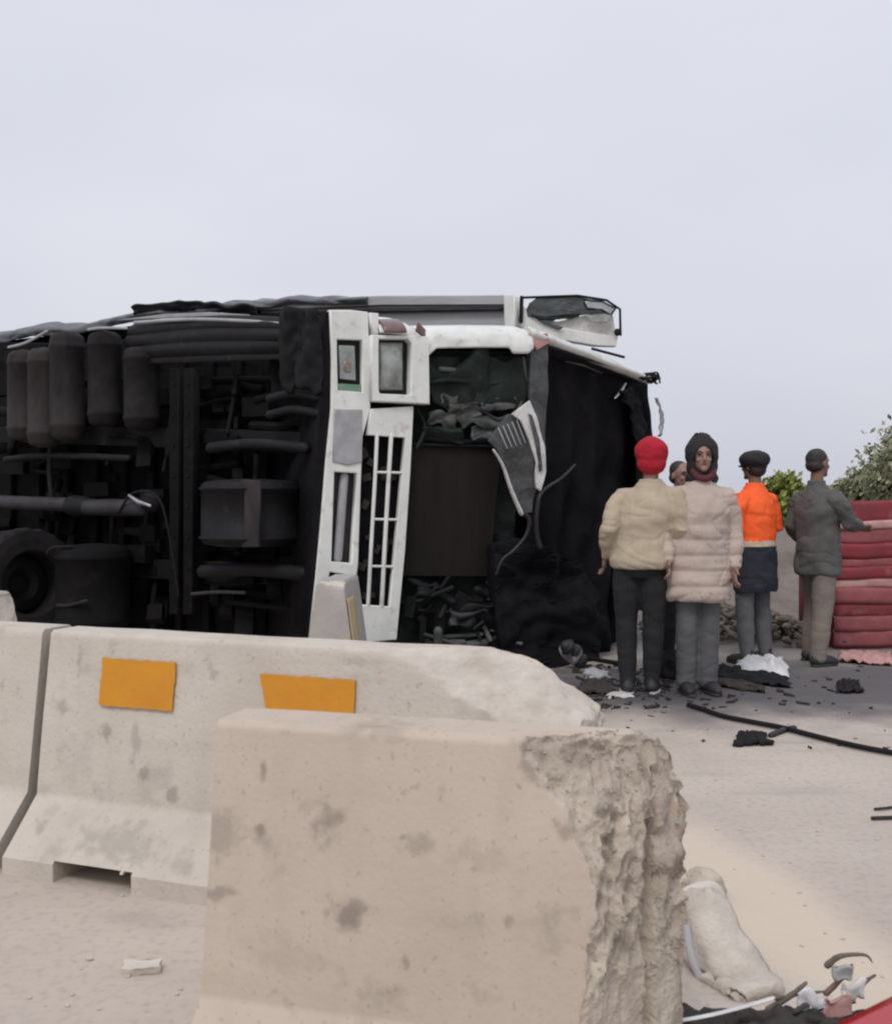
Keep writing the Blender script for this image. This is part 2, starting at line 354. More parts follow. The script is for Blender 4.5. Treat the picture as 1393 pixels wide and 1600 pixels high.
def sheet(name, f, nu, nvv, m, parent=None, thick=.012, smooth=True, label=None):
    """bent plate; f(u, v) -> point"""
    bm = bmesh.new(); g = [[bm.verts.new(f(i / nu, j / nvv)) for i in range(nu + 1)] for j in range(nvv + 1)]
    for j in range(nvv):
        for i in range(nu): bm.faces.new((g[j][i], g[j][i + 1], g[j + 1][i + 1], g[j + 1][i]))
    me = evaluate(bm, [('SOLIDIFY', dict(thickness=thick, offset=0))])
    me.materials.clear(); o = link(name, me, m, parent, smooth)
    if label: o['label'] = label
    return o
def rod(name, pts, r, m, parent=None, seg=10, label=None, smooth=True, flat=1.0):
    bm = bmesh.new(); tube(bm, pts, r, seg, flat=flat); o = obj(name, bm, m, parent, smooth)
    if label: o['label'] = label
    return o
# ---------------------------------------------------------------- ground
bm = bmesh.new()
xs = [-2500, -300, -60] + [-20 + i for i in range(41)] + [60, 300, 2500]
ys = [-400, -60, -10] + [i * 1.0 for i in range(-3, 31)] + [60, 200, 900, 4500]
g = [[bm.verts.new((x, y, 0)) for x in xs] for y in ys]
for j in range(len(ys) - 1):
    for i in range(len(xs) - 1): bm.faces.new((g[j][i], g[j][i + 1], g[j + 1][i + 1], g[j + 1][i]))
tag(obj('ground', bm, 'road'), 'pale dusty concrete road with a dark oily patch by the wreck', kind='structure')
# earth bank behind the people
bm = bmesh.new(); N1, N2 = 90, 14; g = []
for j in range(N2 + 1):
    row = []
    for i in range(N1 + 1):
        x = -12 + 40 * i / N1; v = j / N2; y = 12.3 + 7 * v - .12 * x
        z = -.05 + 1.15 * math.sin(min(v * 2.2, 1.57)) * (1 + .25 * nv((x * .5, 0, 0))) + .30 * nv((x * 1.3, y * 1.3, 0)) * min(1, v * 5)
        if v > .75: z *= (1 - v) * 4
        row.append(bm.verts.new((x, y, max(z, -.08))))
    g.append(row)
for j in range(N2):
    for i in range(N1): bm.faces.new((g[j][i], g[j][i + 1], g[j + 1][i + 1], g[j + 1][i]))
tag(obj('embankment', bm, 'soil', smooth=True), 'low grey brown earth bank behind the people', kind='structure')
# ---------------------------------------------------------------- barriers
def barrier(name, P0, P1, label, mats=('concrete', 'broken_concrete'), chips=(), res=.02, slot=None, groove=None, hgt=.865, group='concrete barriers', seed=0, keyway=True, rz=0):
    """jersey barrier from P0 to P1 (centre line on the ground); local x along, +y side = front"""
    P0, P1 = Vector((*P0, 0)), Vector((*P1, 0)); L = (P1 - P0).length; dx = (P1 - P0).normalized()
    dy = Vector((dx.y, -dx.x, 0))                        # towards the camera side
    prof = [(.345, 0), (.345, .065), (.335, .075), (.165, .25), (.086, hgt - .014), (.072, hgt)]
    full = prof + [(-a, b) for a, b in prof[::-1]]
    pts = []
    for i in range(len(full)):
        a, b = Vector(full[i]), Vector(full[(i + 1) % len(full)]); n_ = max(1, int(round((b - a).length / res)))
        for k in range(n_): pts.append(a.lerp(b, k / n_))
    nx = max(2, int(L / res)); cen = Vector((0, .38)); nc = max(6, int(.16 / res))
    rings = [(0, k / nc) for k in range(1, nc)] + [(L * i / nx, 1) for i in range(nx + 1)] + [(L, k / nc) for k in range(nc - 1, 0, -1)]
    vs = []; broken_rows = []
    for (x, k) in rings:
        row = []; broken = []
        for q in pts:
            y, z = cen.x + (q.x - cen.x) * k, cen.y + (q.y - cen.y) * k
            p = Vector((x, y, z)); br = False
            if groove and k < 1 and x > L / 2: pass
            p.y += .004 * nv((x * 3, z * 3, seed)) ; p.z += .003 * nv((x * 4, y * 4, seed + 2)) if z > .1 else 0
            if slot and slot[0] < x < slot[1] and z < slot[2] + .012 * nv((x * 20, 0, 0)) and y > .05: p.y = -.2 + (y - .05) * .05
            for (p0, n_, amp, fr) in chips:
                n_ = Vector(n_).normalized(); rel = p - Vector(p0)
                nn = amp * (nv(p, fr, seed) * .9 + nv(p, fr * 2.3, seed + 1) * .55 + nv(p, fr * 4.6, seed + 2) * .26)
                if groove: nn *= (1 if p.z > groove[0] else max(.25, 1 - (groove[0] - p.z) * 4))
                if amp > .015 and n_.dot(rel) > -.12: nn += amp * 1.1 * (.45 - noise.voronoi(p * fr * 1.7)[0][0]) * (1 if p.z > .45 else .35)
                f = n_.dot(rel) + nn
                if groove and p.z < groove[3]:
                    tt = rel.dot(Vector((-n_.y, n_.x, 0)).normalized())
                    f += groove[2] * max(0, 1 - ((tt - groove[1]) / .022) ** 4)
                if f > 0: p = p - n_ * f; br = True
            p.z = max(p.z, 0)
            row.append(p); broken.append(br)
        vs.append(row); broken_rows.append(broken)
    broken = [b for r in broken_rows for b in r]
    me = bpy.data.meshes.new(name); n_ = len(pts)
    verts = [P0 * 0 + dx * p.x + dy * p.y + Vector((0, 0, p.z)) for r in vs for p in r]
    faces = [(j * n_ + i, j * n_ + (i + 1) % n_, (j + 1) * n_ + (i + 1) % n_, (j + 1) * n_ + i) for j in range(len(rings) - 1) for i in range(n_)]
    faces += [tuple(range(n_))[::-1], tuple((len(rings) - 1) * n_ + i for i in range(n_))]
    me.from_pydata(verts, [], faces); me.materials.append(M[mats[0]]); me.materials.append(M[mats[1]])
    for p in me.polygons:
        if sum(broken[i] for i in p.vertices) >= max(1, len(p.vertices) // 2 + 1): p.material_index = 1
    me.update(); me.polygons.foreach_set('use_smooth', [True] * len(me.polygons)); me.set_sharp_from_angle(angle=R(38))
    root = empty(name, P0); root.rotation_euler = (0, 0, rz); tag(root, label, 'barrier', group)
    if groove:                                             # stones exposed in the fracture
        rnd = random.Random(5); 
        flat = [b for r in broken_rows for b in r]; cand = [i for i, v in enumerate(verts) if flat[i] and v.z > .34]
        sb = bmesh.new()
        for _ in range(420):
            v = verts[rnd.choice(cand)]; q_ = rnd.uniform(.002, .0055)
            bmesh.ops.create_icosphere(sb, subdivisions=1, radius=1, matrix=Matrix.Translation(v) @ Matrix.Rotation(rnd.uniform(0, 3), 4, (rnd.random(), rnd.random(), .5)) @ Matrix.Diagonal((q_ * 1.4, q_, q_ * .8, 1)))
        sm_ = bpy.data.meshes.new('exposed_stones'); sb.to_mesh(sm_); sb.free(); sm_.materials.append(M['aggregate']); so_ = bpy.data.objects.new('exposed_stones', sm_); col.objects.link(so_); so_.parent = root; so_['kind'] = 'stuff'
    body = bpy.data.objects.new('concrete_body', me); col.objects.link(body); body.parent = root
    root_axes = (dx, dy)
    return root, dx, dy
def paint(root, dx, dy, x0, x1, z0, z1, m='yellow_paint', name='reflector_panel', skew=0, label=None):
    def yf(z): return .165 + (.086 - .165) * (z - .25) / (.851 - .25)
    bm = bmesh.new(); nX, nZ = 22, 10; g = []
    for j in range(nZ + 1):
        row = []
        for i in range(nX + 1):
            u, v = i / nX, j / nZ
            x = x0 + (x1 - x0) * u + skew * (1 - v) * (1 - u) + (.006 * nv((v * 9, x0, 0)) if i in (0, nX) else 0)
            z = z0 + (z1 - z0) * v + (.006 * nv((u * 9, x0, 3)) if j in (0, nZ) else 0)
            row.append(bm.verts.new(dx * x + dy * (yf(z) + .010) + Vector((0, 0, z))))
        g.append(row)
    for j in range(nZ):
        for i in range(nX): bm.faces.new((g[j][i], g[j][i + 1], g[j + 1][i + 1], g[j + 1][i]))
    me = evaluate(bm, [('SOLIDIFY', dict(thickness=.006, offset=0))]); me.materials.clear(); me.materials.append(M[m])
    o = bpy.data.objects.new(name, me); col.objects.link(o); o.parent = root
    if label: o['label'] = label
# front broken barrier
def onface(P0, P1, px, py, off=.13):
    a = Vector(P0); d = (Vector(P1) - a).normalized(); q = a + Vector((d.y, -d.x)) * off; k = (px - CX) / F
    t = (k * q.y - q.x) / (d.x - k * d.y); w_ = q + d * t; return (w_.x, w_.y, CH - (py - HY) / F * w_.y)
A1 = ((-.515, 2.642), (.60, 2.335)); A2 = ((-1.504, 4.31), (.66, 3.50))
def px2m(P0, P1, px): return onface(P0, P1, px, 1200)[1] / F
stains('concrete_warm', A1[0], [(onface(*A1, x, y), rx * px2m(*A1, x) * 1.25, rz * px2m(*A1, x) * 1.25, am) for x, y, rx, rz, am in (
    (512, 1290, 24, 36, .62), (552, 1424, 38, 24, .75), (408, 1212, 6, 16, .6), (404, 1298, 9, 12, .7), (690, 1238, 9, 12, .6), (342, 1395, 24, 12, .55), (345, 1300, 30, 45, .4),
    (628, 1312, 6, 6, .7), (655, 1320, 22, 16, .3), (636, 1500, 8, 14, .5), (792, 1440, 8, 10, .5), (880, 1300, 16, 18, .5), (740, 1340, 50, 20, .2), (600, 1150, 60, 14, .3), (450, 1480, 70, 30, .18), (835, 1200, 30, 30, .6))], (.19, .155, .13))  # last spot paints the brown shadow beside the smashed corner, the rest are stains
stains('concrete', A2[0], [(onface(*A2, x, y, off), rx * px2m(*A2, x) * 1.2, rz * px2m(*A2, x) * 1.2, am) for x, y, rx, rz, am, off in (
    (190, 1310, 75, 26, .42, .23), (165, 1145, 9, 14, .6, .13), (212, 1155, 10, 34, .4, .13), (230, 1205, 12, 12, .6, .13), (270, 1240, 14, 14, .6, .14), (98, 1105, 16, 12, .5, .12), (333, 1052, 12, 12, .5, .1),
    (72, 1285, 14, 10, .5, .2), (125, 1030, 6, 24, .4, .1), (120, 1190, 40, 40, .18, .13), (560, 1035, 40, 8, .3, .1), (292, 1345, 20, 20, .3, .25))], (.22, .20, .17))
b1 = barrier('concrete_barrier', (-.515, 2.642), (.60, 2.335), 'nearest concrete barrier with its right corner smashed off in front of all the others',
        mats=('concrete_warm_stained', 'broken_concrete'), res=.0075, seed=1, groove=(.46, -.20, .035, .68),
        chips=[((.885, .13, .4), (.847, .531, 0), .026, 12), ((.695, .085, .865), (.476, .754, .45), .022, 13), ((1.03, -.05, .80), (.8, -.1, .6), .03, 9), ((1.03, -.15, .3), (.5, -.86, 0), .008, 9)])
b2 = barrier('concrete_barrier', (-1.504, 4.31), (.66, 3.50), 'concrete barrier with two orange yellow painted panels and a broken sloping right end',
        mats=('concrete_stained', 'broken_pale'), res=.012, seed=2, slot=(.24, .56, .068),
        chips=[((1.40, .085, .865), (.30, .656, .70), .012, 10), ((1.95, 0, .765), (.62, .1, .78), .010, 12), ((2.12, 0, .5), (1, .1, .2), .02, 12)])
r_, dx_, dy_ = b2
paint(r_, dx_, dy_, .26, .585, .60, .775)
paint(r_, dx_, dy_, .94, 1.315, .575, .755, skew=.05)
dirb = (Vector((.66, 3.50)) - Vector((-1.504, 4.31))).normalized()
e = Vector((-1.504, 4.31)) - dirb * .045
s_ = e - dirb * 2.4 + Vector((0, .05))
barrier('concrete_barrier', s_, e + Vector((0, .012)), 'concrete barrier at the left edge joined end to end with the yellow panelled one', res=.02, seed=3)
barrier('concrete_barrier', (-4.5, 6.55), (-2.32, 5.82), 'grey concrete barrier end at the far left standing behind the joined pair', mats=('concrete_grey', 'broken_pale'), res=.02, seed=4,
        chips=[((2.27, 0, .5), (1, .1, .2), .02, 10)])
b5 = barrier('concrete_barrier', (-.70, 7.62), (-.745, 6.98), 'short barrier stub with a yellowed side standing against the truck bumper', mats=('concrete_stub', 'broken_pale'), res=.02, seed=5, hgt=.83,
        chips=[((.58, 0, .83), (.5, -.2, .85), .015, 12), ((.3, .09, .83), (.1, 1, .9), .01, 9)])
r5, dx5, dy5 = b5
def ysp(u, v):
    z = .06 + .66 * v; yy_ = -(.165 + (.086 - .165) * (z - .25) / .58 + .008) if z > .25 else -(.345 + (.165 - .345) * max(0, z - .075) / .175 + .008)
    return dx5 * (.36 + .262 * u + .01 * nv((v * 5, 0, 0))) + dy5 * yy_ + Vector((0, 0, z))
o = sheet('yellow_paint_patch', ysp, 6, 20, 'dull_yellow', None, thick=.005); o.parent = r5
# ---------------------------------------------------------------- overturned truck
cab = Curtain([(-.92, 8.0), (.69, 8.77), (1.95, 10.1)])
ch = Curtain([(-8.7, 12.48), (-.92, 8.0)])
truck = empty('overturned_truck', (-.5, 8.6, 0))
tag(truck, 'white cabbed truck lying on its side with black underside and smashed open front', 'truck')
# dark cab shell: real volume behind the front
def rough_outline(pts, step=14, amp=2.2, seed=0):
    o = []
    for i in range(len(pts)):
        a, b = Vector(pts[i]), Vector(pts[(i + 1) % len(pts)]); n_ = max(1, int((b - a).length / step))
        for k in range(n_):
            p = a.lerp(b, k / n_); o.append((p.x + amp * nv((p.x * .05, p.y * .05, seed)), p.y + amp * nv((p.x * .05, p.y * .05, seed + 9))))
    return o
slab('cab_shell', cab, [(505, 492), (640, 497), (700, 508), (830, 520), (830, 1060), (640, 1066), (478, 1066)], 'near_black', truck, o=-.30, thick=.9, bev=.02)
slab('cab_shell', cab, rough_outline([(832, 521), (900, 545), (1012, 592), (1030, 640), (1042, 700), (1036, 800), (1026, 900), (1005, 955), (965, 985), (930, 1015), (905, 1035), (832, 1056)], 20, 3), 'near_black', truck, o=-.22, thick=.7, bev=.02, label='black torn upper cab behind the missing windscreen')
# folded near black lining, painting in the dark cab interior behind the windscreen opening
def lining(u, v):
    px = 832 + 190 * u + 6 * math.sin(v * 5); top = 524 + 72 * u; bot = 1062 - 80 * u ** 2
    if u > .75: px += (v - .3) * -50 * (u - .75) + 30 * math.sin(min(v * 2.5, 1.57)) * (u - .75)
    py = top + (bot - top) * v
    fold = .05 * math.sin(u * 26 + 2.5 * v + 3 * nv((u * 3, v * 2, 1))) * (.4 + v) + .09 * nv((u * 4, v * 3.5, 5)) + .04 * nv((u * 12, v * 9, 6))
    return cab(px, py, -.12 + fold)
sheet('torn_lining', lining, 60, 60, 'near_black', truck)
def roofside(u, v):
    a = [(1006, 598), (1022, 630), (1032, 680), (1034, 760), (1028, 860), (1010, 950)]
    t = v * (len(a) - 1); i = min(int(t), len(a) - 2); q = Vector(a[i]).lerp(Vector(a[i + 1]), t - i)
    return cab(q.x - 46 * u, q.y + 14 * u + 4 * nv((u * 5, v * 9, 2)), .05 - .25 * (1 - u) ** 2 + .07 * nv((u * 4, v * 7, 0)) + .03 * nv((u * 12, v * 20, 0)))
sheet('roof_edge', roofside, 20, 60, 'near_black', truck, thick=.02)
sheet('roof_trim', lambda u, v: cab(1019 + 9 * math.sin(v * 2.6) + 5 * u, 622 + 60 * v, .02 + .03 * nv((u, v * 6, 0))), 3, 16, 'grey_panel', truck, thick=.008)
# windscreen pillar
sheet('windscreen_pillar', lambda u, v: cab(826 + 186 * u, 510 + 72 * u + 4 * u * u + (13 + 7 * (1 - u)) * v + 1.5 * nv((u * 9, v, 0)), -.02 + .06 * math.sin(v * 3)), 40, 8, 'white_paint', truck, thick=.02)
sheet('windscreen_pillar_lining', lambda u, v: cab(836 + 176 * u, 534 + 60 * u + (3 + 6 * (1 - u)) * v, .03 - .16 * v), 24, 4, 'grey_steel', truck, thick=.01)
for pts in ([(880, 566), (905, 572), (935, 584)], [(972, 600), (965, 612), (956, 622)]):
    rod('bracket', [cab(x, y, .03) for x, y in pts], [.012, .02, .012], 'bright_metal' if pts[0][0] > 900 else 'grey_steel', truck, flat=.5)
bm = bmesh.new()
for k in range(16):
    a = cab(1000 + random.uniform(-6, 4), 588 + random.uniform(-4, 6), .03)
    p = [a] + [cab(1003 + 13 * t + random.uniform(-4, 5), 590 + random.uniform(-9, 9) + 2 * t, .03 + random.uniform(-.08, .08)) for t in (.5, 1)]
    tube(bm, spline(p, 4), .009, 6)
obj('cable_bundle', bm, 'chassis_steel', truck, True)
# purple-dark inner post left of windscreen
slab('inner_post', cab, [(828, 530), (852, 535), (853, 640), (846, 720), (838, 690), (826, 620)], 'torn_grey', truck, o=.02, thick=.08, dent=.04, sub=3)
slab('rust_patch', cab, [(822, 522), (848, 522), (852, 536), (832, 548)], 'pink_pale', truck, o=.045, thick=.02, dent=.02)
# white upper corner panel, rolled over the edge
def corner(u, v):
    px = 655 + 172 * u
    b = 565 - 20 * min(1, u * 8) - 1 * u + (9 if u > .78 else 0) * min(1, (u - .78) * 30) - (8 * (u - .95) * 20 if u > .95 else 0)
    py = 503 + 2 * abs(u - .5) + (b - 503) * v ** 1.4 + 6 * max(0, u - .93) * 12 * (1 - v)
    return cab(px, py, .06 - .30 * (1 - v) ** 2.6 + .012 * nv((u * 5, v * 4, 3)))
sheet('corner_panel', corner, 60, 16, 'white_paint', truck, thick=.015)
# engine bay recess and clutter
slab('engine_bay_wall', cab, rough_outline([(642, 545), (830, 545), (832, 700), (838, 1055), (618, 1055), (632, 700)], 16, 2), 'engine_green', truck, o=-.18, thick=.1, dent=.10, sub=4)
slab('radiator', cab, [(640, 692), (788, 696), (780, 780), (770, 902), (624, 900)], 'radiator', truck, o=-.05, thick=.08, label='dull brown radiator core')
rod('radiator_frame', [cab(646, 700, -.03), cab(632, 900, -.03)], .015, 'chassis_steel', truck)
rod('radiator_frame', [cab(646, 694, -.03), cab(788, 698, -.03)], .015, 'chassis_steel', truck)
slab('bay_panel', cab, rough_outline([(664, 556), (812, 556), (815, 640), (740, 618), (668, 628)], 12, 3), 'engine_green', truck, o=-.08, thick=.03, dent=.06, sub=4, label='dark green crumpled panel')
clut = [([(690, 576), (745, 580)], .022, 'engine_grey'), ([(705, 612), (750, 626), (775, 642), (806, 650)], .016, 'near_black'), ([(662, 600), (700, 594), (760, 600), (815, 590)], .02, 'engine_green'),
        ([(820, 560), (822, 600), (812, 640)], .022, 'torn_grey'), ([(655, 640), (664, 668), (650, 700)], .014, 'engine_green'), ([(660, 684), (720, 690), (800, 686)], .02, 'near_black')]
for pts, r, m in clut:
    rod('engine_hose', spline([cab(x, y, -.02 + random.uniform(-.03, .03)) for x, y in pts], 5), r, m, truck)
def crumple(name, cur, x0, y0, x1, y1, m, par, o=0.0, amp=.09, k=0, label=None, smooth=True):
    def f(u, v):
        px = x0 + (x1 - x0) * u + (x1 - x0) * .2 * nv((u * 1.5, v * 1.5, k)); py = y0 + (y1 - y0) * v + (y1 - y0) * .6 * nv((u * 1.8, v * 1.2, k + 7))
        return cur(px, py, o + amp * .8 * nv((u * 1.8, v * 1.8, k + 3)) + amp * .12 * nv((u * 7, v * 7, k + 5)))
    return sheet(name, f, 14, 14, m, par, .008, True, label)
for k, (x0, y0, x1, y1, m) in enumerate(((668, 646, 716, 668, 'engine_grey'), (700, 632, 746, 650, 'engine_grey'), (714, 642, 792, 668, 'engine_grey'), (750, 620, 806, 640, 'torn_grey'), (688, 618, 712, 634, 'engine_grey'), (736, 668, 796, 690, 'torn_grey'),
        (668, 560, 770, 632, 'engine_green'), (744, 566, 818, 640, 'engine_green'), (660, 668, 724, 688, 'engine_green'))):
    crumple('bent_bracket', cab, x0, y0, x1, y1, m, truck, -.0, .08, k)
for k in range(12):
    x = 645 + (k * 53) % 150; y = 912 + (k * 37) % 115
    crumple('crumpled_plate', cab, x, y, x + 40 + (k * 17) % 60, y + 16 + (k * 11) % 26, ('chassis_steel', 'grey_steel', 'near_black', 'chassis_steel')[k % 4], truck, .06, .12, k + 20)
bm = bmesh.new()
for k in range(50):
    px, py = random.uniform(640, 885), random.uniform(905, 1050)
    if py < 940 and px > 790: continue
    c = cab(px, py, random.uniform(-.12, .12))
    rt = Matrix.Rotation(random.uniform(0, 3), 4, 'Y') @ Matrix.Rotation(random.uniform(0, 3), 4, 'X')
    if k % 3: box(bm, c, (random.uniform(.03, .20), random.uniform(.03, .10), random.uniform(.01, .04)), rt)
    else:
        d = Vector((random.uniform(-.2, .2), random.uniform(-.05, .05), random.uniform(-.15, .15))); tube(bm, [c - d, c, c + d], random.uniform(.01, .035), 8)
tag(obj('engine_wreckage', bm, 'chassis_steel', truck), kind='stuff')
bm = bmesh.new()
for k in range(16):
    c = cab(random.uniform(650, 790), random.uniform(985, 1040), random.uniform(0, .15))
    d = Vector((random.uniform(-.22, .22), random.uniform(-.05, .05), random.uniform(-.02, .08))); tube(bm, [c - d, c, c + d], random.uniform(.012, .035), 8)
tag(obj('engine_fragments', bm, 'engine_grey', truck), kind='stuff')
slab('crushed_valance', cab, rough_outline([(760, 850), (800, 840), (845, 860), (905, 880), (925, 960), (905, 1068), (850, 1072), (790, 1050), (765, 1000)], 12, 3), 'near_black', truck, o=.14, thick=.12, dent=.16, seed=4, sub=4)
# bent strut with pale knob by the ground
rod('bent_strut', spline([cab(838, 1004, .3), cab(850, 1015, .32), cab(862, 1045, .34), cab(873, 1078, .36)]), [.05 + .02 * math.sin(i * 1.7) for i in range(19)], 'grey_steel', truck)
bm = bmesh.new(); ball(bm, cab(848, 1012, .30), (.085, .06, .07), sub=4)
for v in bm.verts: v.co += Vector((nv(v.co, 9, 1), nv(v.co, 9, 2), nv(v.co, 9, 3))) * .05
obj('strut_knob', bm, 'torn_metal', truck, True)
def cab_out(x, y, o=0.0): return cab(x - 20, y, o)
# torn windscreen corner panel with two white strips
slab('torn_panel', cab_out, [(762, 690), (778, 670), (795, 650), (812, 652), (826, 700), (836, 762), (830, 800), (814, 802), (800, 765), (776, 705)], 'torn_grey', truck, o=.22, thick=.025, dent=.06, sub=3)
slab('torn_panel_strip', cab_out, [(795, 650), (822, 630), (832, 655), (843, 700), (845, 738), (838, 768), (831, 762), (830, 725), (820, 690), (808, 660)], 'dusty_white', truck, o=.27, thick=.03, dent=.04, sub=3)
slab('torn_panel_slit', cab_out, [(818, 650), (823, 652), (834, 690), (838, 735), (834, 738), (828, 700)], 'torn_grey', truck, o=.285, thick=.012, dent=.04)
rod('torn_panel_strip', spline([cab_out(768, 706, .25), cab_out(782, 730, .25), cab_out(794, 765, .25), cab_out(809, 800, .25)]), [.016 + .0008 * i for i in range(19)], 'dusty_white', truck, flat=.5)
for k in range(5):
    x = 776 + k * 7; rod('torn_rib', [cab_out(x, 672 - k * 3, .24), cab_out(x + 12, 702 - k * 2, .25)], .006, 'grey_panel', truck, 6)
rod('wiper', spline([cab_out(887, 727, .2), cab_out(862, 748, .22), cab_out(842, 768, .25), cab_out(834, 795, .25), cab_out(836, 830, .22), cab_out(843, 853, .2)]), [.010 + .0004 * i for i in range(31)], 'grey_steel', truck)
rod('wiper', spline([cab_out(812, 800, .25), cab_out(822, 812, .25), cab_out(820, 835, .22), cab_out(803, 858, .2), cab_out(786, 872, .2), cab_out(778, 895, .18)]), [.020 - .0004 * i for i in range(31)], 'grey_steel', truck)
# ---- bumper and grille
bump_ = slab('bumper', cab, [(512, 486), (545, 486), (571, 489), (574, 560), (575, 640), (563, 682), (560, 760), (556, 880), (551, 920), (556, 1004), (479, 1004), (490, 905), (498, 820), (506, 720), (514, 640), (515, 560)],
     'white_paint', truck, o=.05, thick=.07, bev=.012, holes=[[(523, 531), (562, 532), (563, 614), (524, 611)], [(519, 737), (554, 739), (546, 880), (514, 877)], [(512, 893), (534, 896), (530, 911), (508, 910)]])
slab('bumper_side', cab, [(506, 490), (513, 487), (516, 640), (508, 720), (500, 820), (492, 905), (481, 1004), (475, 1004)], 'near_black', truck, o=.03, thick=.4, bev=.01)
slab('step_plate', cab, [(518, 640), (562, 641), (561, 722), (540, 727), (516, 722)], 'grey_panel', bump_, o=.062, thick=.03, bev=.008, dent=.01)
slab('step_recess', cab, [(517, 735), (556, 737), (548, 882), (512, 880)], 'grey_steel', bump_, o=-.03, thick=.02)
rod('step_tube', [cab(538, 745, -.01), cab(528, 872, -.01)], .035, 'grey_panel', bump_)
fog = slab('fog_lamp', cab, [(521, 529), (564, 530), (565, 616), (522, 613)], 'engine_green', bump_, o=.0, thick=.03)
slab('lamp_glass', cab, [(528, 540), (552, 541), (554, 595), (529, 592)], 'lamp_lens', bump_, o=.025, thick=.02)
slab('lamp_amber', cab, [(536, 566), (546, 566), (546, 582), (536, 581)], 'amber_lens', bump_, o=.033, thick=.014)
slab('lamp_ledge', cab, [(524, 600), (562, 602), (562, 614), (524, 611)], 'green_paint', bump_, o=.03, thick=.05)
hous = slab('headlight_housing', cab, [(573, 526), (642, 527), (661, 529), (663, 633), (573, 628)], 'white_paint', truck, o=.10, thick=.12, bev=.01, holes=[[(584, 532), (629, 532), (635, 538), (634, 619), (586, 617), (584, 612)]])
slab('headlight', cab, [(583, 530), (636, 531), (636, 621), (583, 619)], 'engine_green', hous, o=.015, thick=.02, label='rectangular headlight')
def lens(u, v):
    return cab(588 + 38 * u, 536 + 74 * v, .035 + .05 * math.sin(math.pi * u) ** .6 * math.sin(math.pi * v) ** .6 + .006 * nv((u * 5, v * 5, 0)))
sheet('headlight_glass', lens, 12, 16, 'lamp_lens', hous, thick=.006)
slab('headlight_cap', cab, [(572, 491), (585, 492), (585, 524), (577, 524)], 'white_paint', truck, o=.08, thick=.08)
def capf(u, v): return cab(585 + 72 * u - 14 * (1 - v) * u, 493 + 8 * u ** 3 + (30 + 4 * u) * v, .10 - .22 * (1 - v) ** 2 - .05 * u ** 3)
sheet('headlight_cap', capf, 20, 10, 'white_paint', truck, thick=.015)
def lensr(u, v): return cab(588 + 34 * u + 3 * v, 499 + 24 * v, .125 - .22 * (1 - (.2 + .8 * v)) ** 2)
sheet('turn_signal', lensr, 8, 8, 'maroon_lens', truck, thick=.012, label='maroon turn signal')
sheet('cap_corner_shade', lambda u, v: cab(642 + 16 * u - 4 * v * (1 - u), 507 + 10 * u + 14 * v, .13 - .06 * u), 6, 6, 'maroon_lens', truck, thick=.01)  # dark maroon sheet painting the shade at the cap's corner
slab('grille_frame', cab, [(575, 640), (641, 636), (636, 740), (628, 860), (615, 998), (556, 1003), (559, 944), (604, 947), (612, 860), (623, 740), (628, 684), (569, 680)], 'white_paint', truck, o=.06, thick=.05, bev=.008)
def gb(pts, r): rod('grille_bar', [cab(x, y, .05) for x, y in pts], r, 'white_paint', truck, 8)
gb([(585, 678), (582, 745), (576, 850), (571, 944)], .015)
gb([(607, 680), (603, 745), (597, 850), (592, 946)], .017)
for y, xa, xb in ((738, 583, 628), (811, 579, 622), (884, 574, 616)): gb([(xa, y), (xb, y + 1)], .010)
slab('grille_backing', cab, [(560, 672), (634, 674), (614, 950), (550, 950)], 'near_black', truck, o=-.06, thick=.03)
bm = bmesh.new()
for k in range(14):
    c = cab(random.uniform(565, 622), random.uniform(690, 940), -.04); box(bm, c, (random.uniform(.03, .12), .04, random.uniform(.02, .07)), Matrix.Rotation(random.uniform(0, 3), 4, 'Y'))
tag(obj('radiator_clutter', bm, 'soot', truck), kind='stuff')
# ---- underside
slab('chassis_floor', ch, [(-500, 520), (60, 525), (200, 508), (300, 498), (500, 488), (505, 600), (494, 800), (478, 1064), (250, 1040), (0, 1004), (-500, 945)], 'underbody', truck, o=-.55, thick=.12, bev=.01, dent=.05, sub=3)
for k in range(12):   # floor cross bearers
    x = -60 + k * 45; slab('floor_bearer', ch, [(x, 540), (x + 10, 540), (x + 8, 1000), (x - 2, 1000)], 'underbody', truck, o=-.47, thick=.06)
for (y0, y1, yl0, yl1) in ((668, 700, 665, 690), (880, 912, 868, 893)):
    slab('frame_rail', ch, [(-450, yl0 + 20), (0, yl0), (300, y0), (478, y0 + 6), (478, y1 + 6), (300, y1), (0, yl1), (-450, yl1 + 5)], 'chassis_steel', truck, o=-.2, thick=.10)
# side skirt beam with ribs along the upper edge
def skirt(u, v):
    px = 195 + 262 * u; py = 507 - 9 * u - 10 * math.sin(u * 3.1) * (1 - v) + 62 * v
    return ch(px, py, .02 + .022 * abs(math.sin(v * 11)) - .08 * v + .03 * nv((u * 4, v * 2, 1)) - .12 * (1 - v) ** 3)
sheet('side_beam', skirt, 40, 36, 'chassis_steel', truck, thick=.03)
rod('side_beam_edge', spline([ch(205, 503, -.04), ch(290, 498, -.04), ch(370, 500, -.04), ch(452, 506, -.04)]), .014, 'grey_panel', truck)
def flap(u, v):
    return ch(449 + 58 * u + 3 * nv((u * 3, v * 5, 0)), 481 + 5 * u + (125 + 20 * nv((u * 4, 0, 0))) * v, .06 + .04 * math.sin(u * 9 + v * 3) + .03 * nv((u * 6, v * 8, 2)))
sheet('mud_flap', flap, 18, 26, 'rubber', truck, thick=.02)
for y in (615, 640):
    rod('suspension_arm', spline([ch(415, y + 8, -.05), ch(455, y, -.02), ch(498, y + 6, 0)]), .035, 'chassis_steel', truck)
